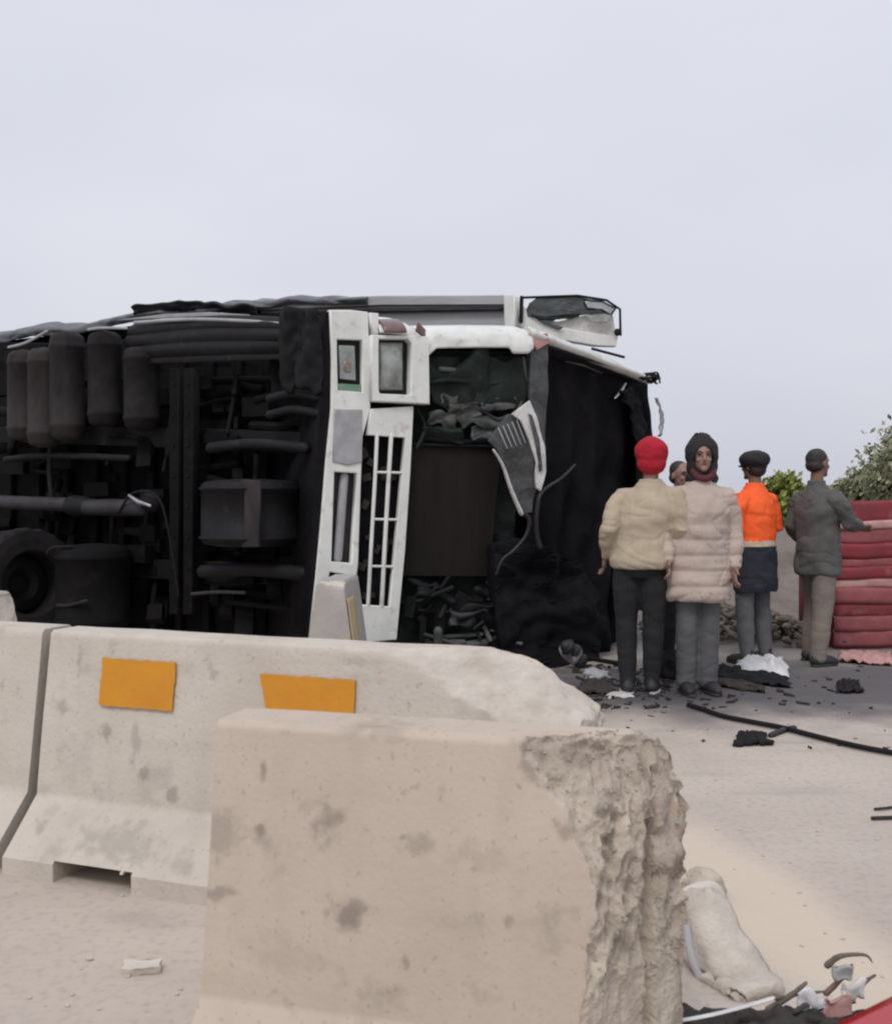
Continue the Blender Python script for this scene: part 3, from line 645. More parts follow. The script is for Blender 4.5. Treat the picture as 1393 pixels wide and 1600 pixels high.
sheet('fender_liner', lambda u, v: ch(410 + 90 * u, 560 + 80 * v, -.1 - .15 * math.sin(u * 3.1) + .03 * nv((u * 5, v * 5, 8))), 16, 16, 'underbody', truck)
# cross member
for x0 in (262, 284):
    slab('cross_member', ch, [(x0, 575), (x0 + 14, 575), (x0 + 13, 960), (x0 - 1, 960)], 'underbody', truck, o=-.02, thick=.09, bev=.008)
for y in range(600, 950, 48):
    for bx_ in (269, 291): bm = bmesh.new(); ball(bm, ch(bx_, y, -.015), .012, sub=1); obj('bolt', bm, 'chassis_steel', truck)
# drive shaft
rod('drive_shaft', [ch(-300, 772, .02), ch(-40, 783, .02), ch(120, 789, .02)], .062, 'grey_steel', truck, 16)
rod('drive_shaft', [ch(135, 793, .03), ch(225, 793, .03)], .07, 'grey_steel', truck, 16)
rod('shaft_joint', [ch(118, 790, .02), ch(136, 792, .02)], .09, 'chassis_steel', truck, 16)
bm = bmesh.new(); ball(bm, ch(240, 784, .02), (.10, .08, .09)); obj('differential', bm, 'chassis_steel', truck, True)
rod('brake_fitting', [ch(222, 774, .14), ch(238, 784, .15), ch(255, 790, .14)], [.012, .018, .012], 'bright_metal', truck)
rod('air_hose', spline([ch(200, 800, .1), ch(228, 770, .13), ch(262, 778, .1), ch(276, 850, .06), ch(282, 930, .02)]), .010, 'rubber', truck)
# upright ribbed tanks upper left
def tank(x0, x1, y0, y1, m, o=.05, name='air_tank'):
    a, b = ch((x0 + x1) / 2, y0, o - .02), ch((x0 + x1) / 2, y1, o - .02); r = (ch(x1, y0, o) - ch(x0, y0, o)).length / 2
    bm = bmesh.new(); h = a.z - b.z; cx, cy = a.x, a.y
    prof = [(0, .2), (.02, .7), (.05, .93), (.09, 1.0), (.12, 1.0), (.13, 1.05), (.16, 1.05), (.17, 1), (.5, 1), (.83, 1), (.84, 1.05), (.87, 1.05), (.88, 1), (.95, .93), (.98, .7), (1, .2)]
    loft(bm, [(cx, cy, a.z - h * t, r * k, r * k) for t, k in prof], 20); return obj(name, bm, m, truck, True)
tank(36, 68, 549, 690, 'tank_highlight', .12); tank(64, 98, 545, 700, 'tank_highlight', .10); tank(96, 132, 519, 690, 'tank_highlight', .08)
tank(146, 182, 517, 668, 'dusty_rubber', .02); tank(192, 232, 540, 672, 'dusty_rubber', -.05)
rod('tank_strap', spline([ch(38, 546, .16), ch(70, 540, .2), ch(100, 522, .18)]), .012, 'grey_panel', truck)
rod('tank_strap', spline([ch(150, 517, .08), ch(175, 515, .1), ch(205, 514, .05)]), .012, 'grey_panel', truck)
# big air cylinder right
tank(330, 450, 748, 855, 'chassis_steel', .0, 'oil_reservoir')
slab('reservoir_highlight', ch, [(418, 750), (446, 752), (444, 852), (418, 852)], 'tank_highlight', truck, o=.3, thick=.03, dent=.02)  # paler plate standing in for the vertical highlight on the cylinder
for pts, r, m in (([(318, 893), (400, 890), (474, 896)], .055, 'chassis_steel'), ([(300, 928), (340, 925), (382, 926)], .014, 'grey_steel'), ([(330, 700), (400, 694), (476, 700)], .045, 'chassis_steel'),
                  ([(10, 718), (80, 712), (200, 716)], .03, 'chassis_steel'), ([(80, 700), (78, 740), (84, 800)], .022, 'chassis_steel'), ([(-80, 640), (20, 645), (60, 660)], .05, 'underbody')):
    rod('chassis_tube', spline([ch(x, y, .0) for x, y in pts]), r, m, truck)
# crumpled brackets, plates and pipes filling the chassis
bm = bmesh.new(); rnd = random.Random(21)
for _ in range(150):
    px, py = rnd.uniform(-60, 488), rnd.uniform(575, 985); c = ch(px, py, rnd.uniform(-.42, -.15))
    rt = Matrix.Rotation(rnd.choice((0, 0, .06, -.05, 1.57, 1.5)), 4, 'Y') @ Matrix.Rotation(-.52, 4, 'Z')
    if rnd.random() < .6: box(bm, c, (rnd.uniform(.05, .4), rnd.uniform(.04, .14), rnd.uniform(.03, .16)), rt)
    else:
        d = rt @ Vector((rnd.uniform(.1, .45), 0, rnd.uniform(-.03, .03))); tube(bm, [c - d, c + Vector((0, 0, rnd.uniform(-.04, .04))), c + d], rnd.uniform(.012, .04), 8)
tag(obj('chassis_fittings', bm, 'underbody', truck), kind='stuff')
def wheel(parent, c, axis, rad=.5, wid=.28, dusty=False):
    axis = Vector(axis).normalized(); q = axis.to_track_quat('Z', 'Y').to_matrix().to_4x4(); T = Matrix.Translation(c) @ q
    root = None
    bm = bmesh.new(); prof = [(.56, -.42), (.6, -.5), (.78, -.52), (.93, -.48), (.985, -.40), (1, -.25), (1, .25), (.985, .40), (.93, .48), (.78, .52), (.6, .5), (.56, .42)]
    seg = 48; rs = []
    for i, (r, y) in enumerate(prof):
        rr = []
        for k in range(seg):
            t = 2 * math.pi * k / seg; r2 = r * rad - (.016 if (r >= .985 and k % 2) else 0)
            rr.append(bm.verts.new(T @ Vector((r2 * math.cos(t), r2 * math.sin(t), y * wid))))
        rs.append(rr)
    for a, b in zip(rs, rs[1:] + rs[:1]):
        for k in range(seg): bm.faces.new((a[k], a[(k + 1) % seg], b[(k + 1) % seg], b[k]))
    ty = obj('wheel', bm, 'dusty_rubber' if dusty else 'rubber', parent)
    bm = bmesh.new(); pr = [(.57, -.4), (.52, -.3), (.48, -.05), (.3, .0), (.2, -.15), (.16, -.3), (.0001, -.3)]; rs = []
    for r, y in pr: rs.append([bm.verts.new(T @ Vector((r * rad * math.cos(2 * math.pi * k / 24), r * rad * math.sin(2 * math.pi * k / 24), y * wid))) for k in range(24)])
    for a, b in zip(rs, rs[1:]):
        for k in range(24): bm.faces.new((a[k], a[(k + 1) % 24], b[(k + 1) % 24], b[k]))
    obj('rim', bm, 'chassis_steel', ty)
wheel(truck, ch(82, 908, .30), (.80, -.60, .08), .47, .30, True)
wheel(truck, ch(-70, 890, .1), (.80, -.60, .08), .47, .30)
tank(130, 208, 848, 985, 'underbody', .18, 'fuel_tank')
rod('tank_strap', spline([ch(134, 862, .4), ch(150, 852, .44), ch(178, 851, .42)]), [.004] + [.013] * 11 + [.004], 'tank_highlight', truck)
rod('tank_strap', spline([ch(155, 938, .45), ch(178, 938, .45), ch(200, 931, .42)]), [.004] + [.014] * 11 + [.004], 'tank_highlight', truck)
# ---- raised cab door / window frame standing above the cab
dc = Curtain([(.4, 9.3), (1.75, 9.6)])
door = slab('cab_door', dc, [(810, 468), (830, 495), (850, 505), (905, 517), (965, 526), (962, 541), (930, 540), (870, 530), (820, 520), (808, 505)], 'white_paint', truck, o=0, thick=.08, bev=.01, label='white door standing up above the wrecked cab')
slab('door_panel', dc, [(838, 498), (872, 502), (925, 490), (958, 489), (964, 526), (905, 518), (850, 507)], 'dusty_white', door, o=-.02, thick=.04)
rod('window_frame', [dc(813, 466, .03), dc(900, 463, .03), dc(945, 470, .03), dc(966, 484, .03), dc(967, 524, .03)], .011, 'rubber', door)
rod('window_frame', [dc(813, 466, .03), dc(812, 503, .03)], .018, 'rubber', door)
slab('broken_window', dc, [(836, 467), (900, 464), (940, 470), (962, 482), (955, 492), (945, 503), (948, 490), (930, 490), (905, 493), (890, 500), (870, 498), (858, 505), (878, 512), (872, 516), (848, 506), (836, 498), (824, 494), (822, 484), (826, 474)], 'dark_glass', door, o=.02, thick=.015, dent=.05, sub=3, label='shattered dark window')
slab('window_sliver', dc, [(828, 492), (850, 496), (880, 492), (905, 490), (902, 496), (870, 500), (840, 500)], 'engine_green', door, o=.035, thick=.012, dent=.02)
slab('shattered_glass', dc, [(912, 472), (938, 474), (956, 484), (950, 492), (938, 484), (915, 482)], 'bright_metal', door, o=.04, thick=.006, dent=.03, sub=3)
slab('shattered_glass', dc, [(912, 495), (940, 492), (952, 494), (944, 506), (920, 504)], 'lamp_lens', door, o=.04, thick=.006, dent=.03, sub=3)
bm = bmesh.new(); ball(bm, dc(962, 520, .03), (.03, .02, .035)); obj('door_latch', bm, 'rubber', door, True)
rod('roof_rail', [dc(925, 545, 0), dc(974, 558, 0)], .012, 'chassis_steel', truck)
sheet('roof_panel', lambda u, v: cab(850 + 130 * u, 508 + 52 * u + 10 * v, -.35 + .1 * v), 12, 3, 'dusty_white', truck, thick=.02)
# ---- load body behind, along the top
tr = Curtain([(-12, 15.2), (-4.75, 11.6), (.62, 9.35)])
trailer = empty('fallen_trailer', (-2.2, 10.8, 0)); tag(trailer, 'grey walled trailer body lying behind the cab under a rumpled dark tarpaulin', 'trailer')
slab('side_wall', tr, [(405, 474), (560, 470), (800, 466), (800, 1010), (405, 980)], 'trailer_grey', trailer, o=-.02, thick=.10)
slab('side_wall', tr, [(-300, 560), (0, 532), (200, 508), (404, 480), (404, 980), (0, 960), (-300, 930)], 'near_black', trailer, o=-.05, thick=.10, label='black rear stretch of the wall')
slab('top_rail', tr, [(405, 470), (600, 464), (792, 463), (792, 477), (600, 478), (405, 486)], 'trailer_grey', trailer, o=.06, thick=.06, dent=.01, sub=2)
rod('wall_rib', [tr(410, 493, .02), tr(600, 486, .02), tr(784, 483, .02)], .018, 'grey_steel', trailer)
slab('corner_post', tr, [(793, 464), (808, 464), (811, 520), (794, 520)], 'white_paint', trailer, o=.10, thick=.14)
slab('end_wall', tr, [(786, 468), (793, 468), (793, 980), (786, 980)], 'grey_panel', trailer, o=0, thick=1.6)
def tarp(u, v):
    px = -260 + 840 * u; top = [(-260, 552), (0, 520), (60, 507), (130, 506), (160, 500), (200, 490), (260, 482), (330, 480), (365, 470), (430, 470), (460, 463), (520, 466), (600, 466)]
    for a, b in zip(top, top[1:]):
        if a[0] <= px <= b[0]: ty = a[1] + (b[1] - a[1]) * (px - a[0]) / (b[0] - a[0]); break
    py = ty - 8 + 7 * nv((px * .03, 0, 0)) * (1 - v) + 34 * v * (1 - .45 * u)
    return tr(px, py, .12 * math.sin(v * 2.2) + .06 * nv((px * .025, v * 2.5, 4)) + .03 * nv((px * .07, v * 5, 5)) - .35 * (1 - v) ** 3)
sheet('tarpaulin', tarp, 160, 14, 'tarp', trailer, thick=.015)
sheet('tarpaulin_fold', lambda u, v: tr(225 + 190 * u, 484 - 8 * math.sin(u * 3.1) + 6 * nv((u * 7, 0, 1)) + 14 * v, .2 + .06 * nv((u * 8, v * 2, 0)) - .1 * v), 40, 6, 'grey_steel', trailer, thick=.012)
slab('torn_sheet', tr, [(205, 506), (280, 497), (350, 494), (412, 498), (412, 500), (350, 500), (280, 503)], 'grey_panel', trailer, o=.25, thick=.02)
# ---------------------------------------------------------------- people
def hand(bm, w_, d, side, up=None):
    """palm at w_, pointing along d, palm normal ~ towards the body; curled fingers, thumb in front"""
    d = Vector(d).normalized(); fwd = Vector((0, -1, 0)); fwd = (fwd - d * fwd.dot(d)).normalized(); nrm = d.cross(fwd) * side
    c = Vector(w_) + d * .045
    rt = Matrix((d, fwd, nrm)).transposed().to_4x4(); ball(bm, c, (.052, .040, .019), rt)
    for k, ln in enumerate((.070, .080, .074, .058)):
        b = Vector(w_) + d * .075 + fwd * (.03 - .02 * k)
        k1 = b + d * ln * .45 + nrm * -.004; k2 = k1 + (d * .8 - nrm * .5).normalized() * ln * .32; k3 = k2 + (d * .45 - nrm * .8).normalized() * ln * .25
        tube(bm, [b, k1, k2, k3], [.0105, .010, .009, .008], 8)
    t0 = Vector(w_) + d * .02 + fwd * .025; t1 = t0 + (d * .5 + fwd * .75).normalized() * .035; t2 = t1 + (d * .9 + fwd * .1 - nrm * .3).normalized() * .03
    tube(bm, [t0, t1, t2], [.014, .012, .010], 8)
def person(label, loc, rz, H=1.75, arms=None, legs=None, lean=(0, 0), skin='skin', top=None, bottom=None, hat=None, hair='hair_dark', face=True, group=None, head_turn=0, long_coat=False):
    k = H / 1.75; root = empty('person', loc, rz); tag(root, label, 'person', 'people standing by the wreck')
    S = Matrix.Scale(k, 4)
    lx, ly = lean
    arms = arms or {}; legs = legs or {}
    hc = Vector((lx * 1.15, ly * 1.15 - .015, 1.635))
    neck0 = Vector((lx, ly + .01, 1.44)); sh = {s: Vector((lx + s * .185, ly + .01, 1.415)) for s in (-1, 1)}
    el = {s: Vector(arms.get(('e', s), (lx + s * .245, ly + .03, 1.13))) for s in (-1, 1)}
    wr = {s: Vector(arms.get(('w', s), (lx + s * .245, ly - .04, .89))) for s in (-1, 1)}
    hp = {s: Vector((s * .09, 0, .93)) for s in (-1, 1)}
    kn = {s: Vector(legs.get(('k', s), (s * .105, -.02, .50))) for s in (-1, 1)}
    an = {s: Vector(legs.get(('a', s), (s * .115, .02, .09))) for s in (-1, 1)}
    bm = bmesh.new(); Rt = Matrix.Rotation(head_turn, 4, 'Z')
    def hd(p): return hc + (Rt @ Vector(p))
    ball(bm, hd((0, .012, .025)), (.076, .094, .094), Rt, 3); ball(bm, hd((0, -.018, -.045)), (.058, .066, .068), Rt, 3)
    tube(bm, [hd((0, -.088, .005)), hd((0, -.102, -.022))], [.010, .016], 8); ball(bm, hd((0, -.070, -.088)), (.026, .022, .022), Rt)
    ball(bm, hd((0, -.068, .030)), (.052, .022, .012), Rt)
    for s in (-1, 1): ball(bm, hd((s * .078, .012, -.008)), (.010, .018, .030), Rt); ball(bm, hd((s * .034, -.064, -.025)), (.022, .018, .018), Rt)
    tube(bm, [neck0 - Vector((0, 0, .03)), neck0, hc + Vector((0, .015, -.07))], [.07, .056, .052], 12)
    loft(bm, [(0, 0, .86, .13, .10), (0, 0, .93, .165, .115), (lx * .2, ly * .2, 1.02, .145, .10), (lx * .5, ly * .5, 1.12, .14, .095), (lx * .8, ly * .8, 1.28, .165, .11), (lx, ly, 1.36, .135, .09), (lx, ly, 1.43, .07, .06)], 20)
    for s in (-1, 1):
        tube(bm, [sh[s] - Vector((s * .08, 0, .05)), sh[s] - Vector((s * .02, 0, .065)), sh[s].lerp(el[s], .5), el[s], el[s].lerp(wr[s], .35), wr[s]], [.045, .048, .044, .038, .038, .026], 12)
        hand(bm, wr[s], wr[s] - el[s] if not arms.get(('h', s)) else arms[('h', s)], s)
        tube(bm, [hp[s], hp[s].lerp(kn[s], .5), kn[s], kn[s].lerp(an[s], .35), an[s]], [.088, .075, .054, .055, .038], 12)
        tube(bm, [an[s] + Vector((0, .03, -.04)), an[s] + Vector((s * .01, -.06, -.05)), an[s] + Vector((s * .02, -.15, -.062))], [.036, .036, .026], 10)
    me = fuse(bm, .0075, 2); me.transform(S); me.materials.clear()
    body = link('body', me, skin, None, True); body.parent = root
    leg_k = bottom.get('wide', 0)
    def cloth(name, bm, m, wr_=.010, vox=.010, sm=3, seed=0, kk=(7, 7, 15), **kw):
        me = fuse(bm, vox, sm, wr_, kk, seed); me.transform(S); me.materials.clear(); o = link(name, me, m, None, True); o.parent = root; return o
    def small(name, bm, m, par=root):
        bmesh.ops.transform(bm, matrix=S, verts=bm.verts); o = obj(name, bm, m, None, True); o.parent = par; return o
    if face:
        for s in (-1, 1):
            bm = bmesh.new(); ball(bm, hd((s * .031, -.076, .012)), (.012, .010, .006), Rt); small('eye', bm, 'eye_dark')
            bm = bmesh.new(); tube(bm, [hd((s * .015, -.089, .030)), hd((s * .033, -.088, .035)), hd((s * .052, -.076, .028))], .003, 6); small('eyebrow', bm, 'hair_dark')
        bm = bmesh.new(); ball(bm, hd((0, -.080, -.052)), (.022, .009, .005), Rt); small('mouth', bm, 'lips')
    # trousers
    bm = bmesh.new(); fl = bottom.get('flare', 0)
    loft(bm, [(0, 0, .80, .12, .11), (0, 0, .86, .165, .125), (0, 0, .95, .18, .13), (0, 0, 1.03, .165, .12)], 20)
    for s in (-1, 1):
        a = an[s] + Vector((0, 0, .01)); pk = Vector((0, .0, 0))
        tube(bm, [hp[s] - Vector((0, 0, .02)), hp[s].lerp(kn[s], .5), kn[s], kn[s].lerp(a, .5), a + Vector((0, 0, -.02))], [.092 + leg_k * .5, .084 + leg_k, .064 + fl + leg_k, .060 + fl + leg_k, .056 + fl], 14, caps=True)
    cloth('trousers', bm, bottom['m'], .009, seed=3 + int(H * 100) % 7, kk=(5, 5, 7))
    # shoes
    for s in (-1, 1):
        bm = bmesh.new(); A = an[s]
        tube(bm, [A + Vector((0, .035, -.042)), A + Vector((s * .01, -.05, -.045)), A + Vector((s * .02, -.13, -.055)), A + Vector((s * .022, -.165, -.06))], [.046, .048, .044, .03], 12)
        tube(bm, [A + Vector((0, .01, -.03)), A + Vector((0, .01, .03))], [.047, .045], 12)
        o = cloth('shoe', bm, 'shoe_black', 0, .008, 1)
        zb = (A.z - .09)
        bm = bmesh.new(); loft(bm, [(A.x + s * .012, A.y - .062, zb + .0, .050, .142), (A.x + s * .012, A.y - .062, zb + .018, .050, .142)], 20); small('sole', bm, bottom.get('sole', 'shoe_black'), o)
    # top garment
    g_ = top['g']; hem = top['hem']; bulk = top.get('bulk', 0); bm = bmesh.new()
    rings = []
    for z, rx, ry in ((hem, .185, .13), (hem + .05, .19, .135), (1.02, .172, .13), (1.12, .168, .125), (1.25, .182, .135), (1.34, .176, .125), (1.40, .135, .10), (1.44, .095, .08), (1.485, .062, .062)):
        if z < hem + .05 and z != hem: continue
        f = max(0, min(1, (z - .95) / .45)); fb = max(0, (1.0 - z)) * top.get('flare', 0)
        bk = bulk * (1 if z < 1.3 else .55); rings.append((lx * f, ly * f, z, rx + bk + fb, ry + bk + fb))
    loft(bm, sorted(rings, key=lambda r: r[2]), 24, 2.1)
    for s in (-1, 1):
        rr = top.get('sleeve', .062)
        w2 = el[s].lerp(wr[s], top.get('cuff', .93))
        tube(bm, [sh[s] - Vector((s * .09, 0, .035)), sh[s] + Vector((-s * .01, 0, -.055)), sh[s].lerp(el[s], .45), el[s], el[s].lerp(w2, .5), w2], [rr - .010, rr + .010, rr + .006, rr, rr - .006, rr - .026], 14)
    if top.get('collar'): tube(bm, [(lx, ly, 1.43), (lx * 1.05, ly * 1.05 + .005, 1.50)], [.085, .080], 16, caps=False)
    garment = cloth(top['name'], bm, g_, top.get('wr', .016), .010, 3, seed=top.get('seed', 1), kk=top.get('kk', (5, 5, 6.5)))
    if top.get('m2'):                                     # lower part of the jacket in another colour
        me = garment.data; me.materials.append(M[top['m2']]); me.materials.append(M['reflective']); zs = top['z2'] * k
        for p in me.polygons:
            if p.center.z < zs: p.material_index = 1
            elif p.center.z < zs + .045 * k: p.material_index = 2
    if top.get('band'):                                    # quilted bands
        me = garment.data
        for v in me.vertices:
            z = v.co.z / k
            if z < 1.16 and abs(v.co.x) < .3: v.co += Vector((v.normal.x, v.normal.y, 0)) * .016 * abs(math.sin((z - hem) * math.pi / .105))
    if top.get('hemband'):
        bm = bmesh.new(); loft(bm, [(0, 0, hem - .01, .19, .14), (0, 0, hem + .0, .205, .15), (0, 0, hem + .05, .208, .152), (0, 0, hem + .06, .19, .14)], 28); cloth('hem_band', bm, g_, .006, .009, 1)
    # headgear
    if hat:
        bm = bmesh.new(); ty = hat['t']
        if ty == 'beanie':
            ball(bm, hd((0, .02, .025)), (.118, .125, .118), Rt, 3); ball(bm, hd((0, .045, -.05)), (.102, .09, .08), Rt, 3)
            cloth('beanie', bm, hat['m'], .008, .008, 3)
        elif ty == 'hood':
            ball(bm, hd((0, .030, .025)), (.112, .112, .125), Rt, 3); ball(bm, hd((0, .035, .09)), (.075, .08, .075), Rt, 3); ball(bm, hd((0, .025, -.075)), (.105, .095, .10), Rt, 3); ball(bm, hd((0, .03, -.15)), (.11, .095, .06), Rt, 3)
            me = fuse(bm, .008, 2, .006); 
            b2_ = bmesh.new(); b2_.from_mesh(me)          # open the hood round the face
            fd = Rt @ Vector((0, -1, 0)); rem = []
            for f in b2_.faces:
                q = Rt.inverted() @ (f.calc_center_median() - hc)
                if q.y < -.01 and (q.x / .066) ** 2 + ((q.z + .022) / .092) ** 2 < 1: rem.append(f)
            bmesh.ops.delete(b2_, geom=rem, context='FACES')
            me2 = evaluate(b2_, [('SOLIDIFY', dict(thickness=.012, offset=0))]); me2.transform(S); me2.materials.clear(); o = link('headscarf', me2, hat['m'], None, True); o.parent = root
            bm = bmesh.new(); R0 = lambda t: hd((.072 * math.cos(t), -.02 - .022 * abs(math.sin(t)) , -.105 + .04 * math.sin(t)))
            tube(bm, spline([hd((-.075, 0, -.07)), hd((-.05, -.065, -.135)), hd((0, -.088, -.155)), hd((.05, -.065, -.135)), hd((.075, 0, -.07)), hd((.05, .06, -.10)), hd((-.05, .06, -.10))]), .024, 12)
            cloth('scarf', bm, 'maroon_cloth', .006, .009, 1)
            bm = bmesh.new()
            for a in range(5): tube(bm, [hd((-.03 + .01 * a, .02, .13)), hd((-.05 + .012 * a, .0, .155 + .006 * (a % 2)))], [.014, .007], 6)
            small('hair_tuft', bm, hat['m'])
        elif ty == 'cap':
            ball(bm, hd((0, .02, .055)), (.125, .13, .085), Rt, 3); ball(bm, hd((0, .015, .01)), (.098, .112, .06), Rt, 3)
            ball(bm, hd((0, -.095, .005)), (.055, .045, .012), Rt, 2)
            cloth('cap', bm, hat['m'], .008, .008, 2)
            bm = bmesh.new(); ball(bm, hd((0, .04, -.02)), (.082, .075, .075), Rt, 3); cloth('hair', bm, 'hair_dark', .004, .009, 1)
        elif ty == 'hair':
            ball(bm, hd((0, .028, .04)), (.084, .090, .090), Rt, 3); ball(bm, hd((0, .05, -.015)), (.078, .065, .06), Rt, 3)
            cloth('hair', bm, hat.get('m', 'hair_dark'), .006, .008, 1)
    return root
def foot(px, py): q = G(px, py); return (q.x, q.y, 0)
person('person in red knit beanie and beige jumper with dark trousers, seen from behind', foot(1000, 1083), R(168), 1.77, skin='skin_light',
       arms={('e', -1): (-.28, .03, 1.14), ('w', -1): (-.20, -.17, .99), ('e', 1): (.215, .06, 1.13), ('w', 1): (.245, -.06, .93)},
       legs={('k', 1): (.10, -.03, .5), ('a', 1): (.085, .02, .09), ('k', -1): (-.09, -.02, .5), ('a', -1): (-.075, -.02, .09)}, lean=(-.065, -.05),
       top=dict(name='jumper', g='beige_knit', hem=.87, bulk=.022, sleeve=.066, wr=.016, seed=14, cuff=.9, kk=(5, 5, 8), hemband=True), bottom=dict(m='dark_trousers', sole='shoe_sole', wide=.014), hat=dict(t='beanie', m='red_knit'), face=False)
person('person in long pinkish beige padded coat and black headscarf, facing the camera', foot(1088, 1082), R(4), 1.77, skin='skin_light',
       arms={('e', -1): (-.25, .0, 1.14), ('w', -1): (-.24, -.10, .93), ('e', 1): (.27, .03, 1.12), ('w', 1): (.235, -.08, .87)},
       legs={('a', 1): (.08, .02, .09), ('a', -1): (-.07, .02, .09), ('k', 1): (.08, -.02, .5), ('k', -1): (-.075, -.02, .5)}, lean=(.03, 0), head_turn=R(-8),
       top=dict(name='padded_coat', g='coat_pink_beige', hem=.64, bulk=.032, sleeve=.070, wr=.018, flare=.05, collar=True, band=True, seed=5), bottom=dict(m='grey_trousers', flare=.016), hat=dict(t='hood', m='black_cloth'))
person('person in long bright orange and navy work coat with black cap', foot(1178, 1036), R(215), 1.73,
       arms={('e', -1): (-.25, .02, 1.13), ('w', -1): (-.15, -.2, 1.08), ('e', 1): (.27, .02, 1.13), ('w', 1): (.2, -.17, 1.02)},
       top=dict(name='work_jacket', g='orange_vis', hem=.60, bulk=.022, sleeve=.064, wr=.016, collar=True, m2='navy_cloth', z2=.975), bottom=dict(m='grey_trousers', wide=.012), hat=dict(t='cap', m='black_cloth'), face=False)
person('person in grey green jacket and khaki trousers standing beside the red ribbed body', foot(1276, 1036), R(118), 1.755,
       arms={('e', -1): (-.26, -.08, 1.15), ('w', -1): (-.16, -.33, 1.12), ('e', 1): (.23, .05, 1.13), ('w', 1): (.22, -.10, .92)},
       legs={('k', 1): (.12, -.10, .5), ('a', 1): (.14, -.06, .09), ('k', -1): (-.10, .04, .5), ('a', -1): (-.12, .12, .09)},
       top=dict(name='jacket', g='grey_green_cloth', hem=.73, bulk=.022, sleeve=.064, wr=.020, collar=True, seed=8), bottom=dict(m='khaki', flare=.012, wide=.010), hat=dict(t='hair'), face=False)
person('person in dark clothes mostly hidden behind the beige jumper and the long coat', foot(1062, 1052), R(25), 1.64,
       top=dict(name='jacket', g='maroon_cloth', hem=.85, bulk=.01, sleeve=.06), bottom=dict(m='dark_trousers'), hat=dict(t='hair', m='hair_dark'), face=True, skin='skin_light')
# ---------------------------------------------------------------- red ribbed body at the right
rc = Curtain([(3.35, 9.75), (7.5, 9.9)])
red = empty('red_load_body', (4.5, 10.3, 0)); tag(red, 'faded red ribbed metal load body at the right edge behind the people', 'load body')
slab('wall', rc, [(1303, 790), (2000, 790), (2000, 1016), (1303, 1016)], 'red_paint', red, o=0, thick=.9, bev=.02)
yy = 782
for k, (h, m) in enumerate(((32, 'red_paint'), (12, 'pink_pale'), (22, 'red_faded'), (24, 'red_paint'), (12, 'red_faded'), (20, 'red_paint'), (13, 'pink_pale'), (26, 'red_faded'), (18, 'red_paint'), (24, 'red_faded'), (24, 'red_faded'))):
    def rib(u, v, yy=yy, h=h, k=k): return rc(1300 + 8 * nv((k, 0, 0)) + 700 * u, yy + h * v + 3 * nv((u * 9, k * .3, 0)), .028 * min(1, min(v, 1 - v) * 7) * (1 if k % 2 else .4) + .012 + .012 * nv((u * 22, v, k * .4)) + .02 * nv((u * 7, v * .5, 3)))
    o = sheet('wall_rib', rib, 60, 8, m, red, thick=.02); yy += h
# ---------------------------------------------------------------- vegetation
def leaves(bm, c, rad, n_, size, flat=1.0, seed=0):
    rnd = random.Random(seed); clumps = []
    for _ in range(max(6, n_ // 160)):
        d = Vector((rnd.gauss(0, 1), rnd.gauss(0, 1), rnd.gauss(0, 1))).normalized() * rnd.uniform(.35, .95)
        clumps.append((Vector((d.x * rad[0], d.y * rad[1], d.z * rad[2])) + Vector(c), rnd.uniform(.18, .38)))
    for _ in range(n_):
        cc, cr_ = rnd.choice(clumps); d = Vector((rnd.gauss(0, 1), rnd.gauss(0, 1), rnd.gauss(0, .8))) * .6
        p = cc + Vector((d.x * rad[0], d.y * rad[1], d.z * rad[2])) * cr_
        a = Vector((rnd.gauss(0, 1), rnd.gauss(0, 1), rnd.gauss(0, 1))).normalized(); b = a.orthogonal().normalized(); s = size * rnd.uniform(.6, 1.4)
        q = [p - b * s, p + a.cross(b) * s * .45, p + b * s, p - a.cross(b) * s * .45]
        bm.faces.new([bm.verts.new(x) for x in q])
def tree(label, base, hgt, crown, m, size=.1, n_=5000, seed=0, name='tree', cat='tree', trunk=True, group=None):
    t = empty(name, base); tag(t, label, cat, group); b = Vector(base)
    bm = bmesh.new(); rnd = random.Random(seed)
    top = b + Vector((.1, 0, hgt * .75)); tube(bm, spline([b - Vector((0, 0, .05)), b + Vector((.05, 0, hgt * .3)), top], 5), [.14 * hgt / 4 * (1 - .07 * i) for i in range(11)], 10)
    for _ in range(10):
        s0 = b + Vector((0.05, 0, hgt * rnd.uniform(.25, .7))); e0 = b + Vector((rnd.uniform(-1, 1) * crown[0] * .75, rnd.uniform(-1, 1) * crown[1] * .75, hgt * .55 + rnd.uniform(-.2, .9) * crown[2]))
        tube(bm, spline([s0, s0.lerp(e0, .5) + Vector((0, 0, .1)), e0], 4), [.05 * hgt / 4 * (1 - .09 * i) for i in range(9)], 6)
    obj('trunk' if trunk else 'stem', bm, 'bark', t, True)
    bm = bmesh.new(); leaves(bm, b + Vector((0, 0, hgt - crown[2])), crown, n_, size, seed=seed); obj('crown', bm, m, t)
    return t
tree('pale olive green tree at the right edge above the red load body', P(1432, 920, 16).xy.to_3d(), 2.38, (.72, .8, .8), 'leaf_pale', .055, 22000, 3)
tree('darker tall tree leaning in at the right edge behind the pale one', P(1585, 900, 19).xy.to_3d(), 4.3, (1.3, 1.2, 1.3), 'leaf_olive', .065, 16000, 5)
tree('bright yellow green bush between the orange jacket and the grey jacket', P(1228, 900, 15).xy.to_3d(), 1.72, (.40, .45, .42), 'leaf_yellow', .05, 5000, 7, 'bush', 'bush', False)
tree('dull green bush behind the man in the grey green jacket', P(1332, 900, 17).xy.to_3d(), 1.7, (.5, .5, .35), 'leaf_pale', .05, 6000, 8, 'bush', 'bush', False)
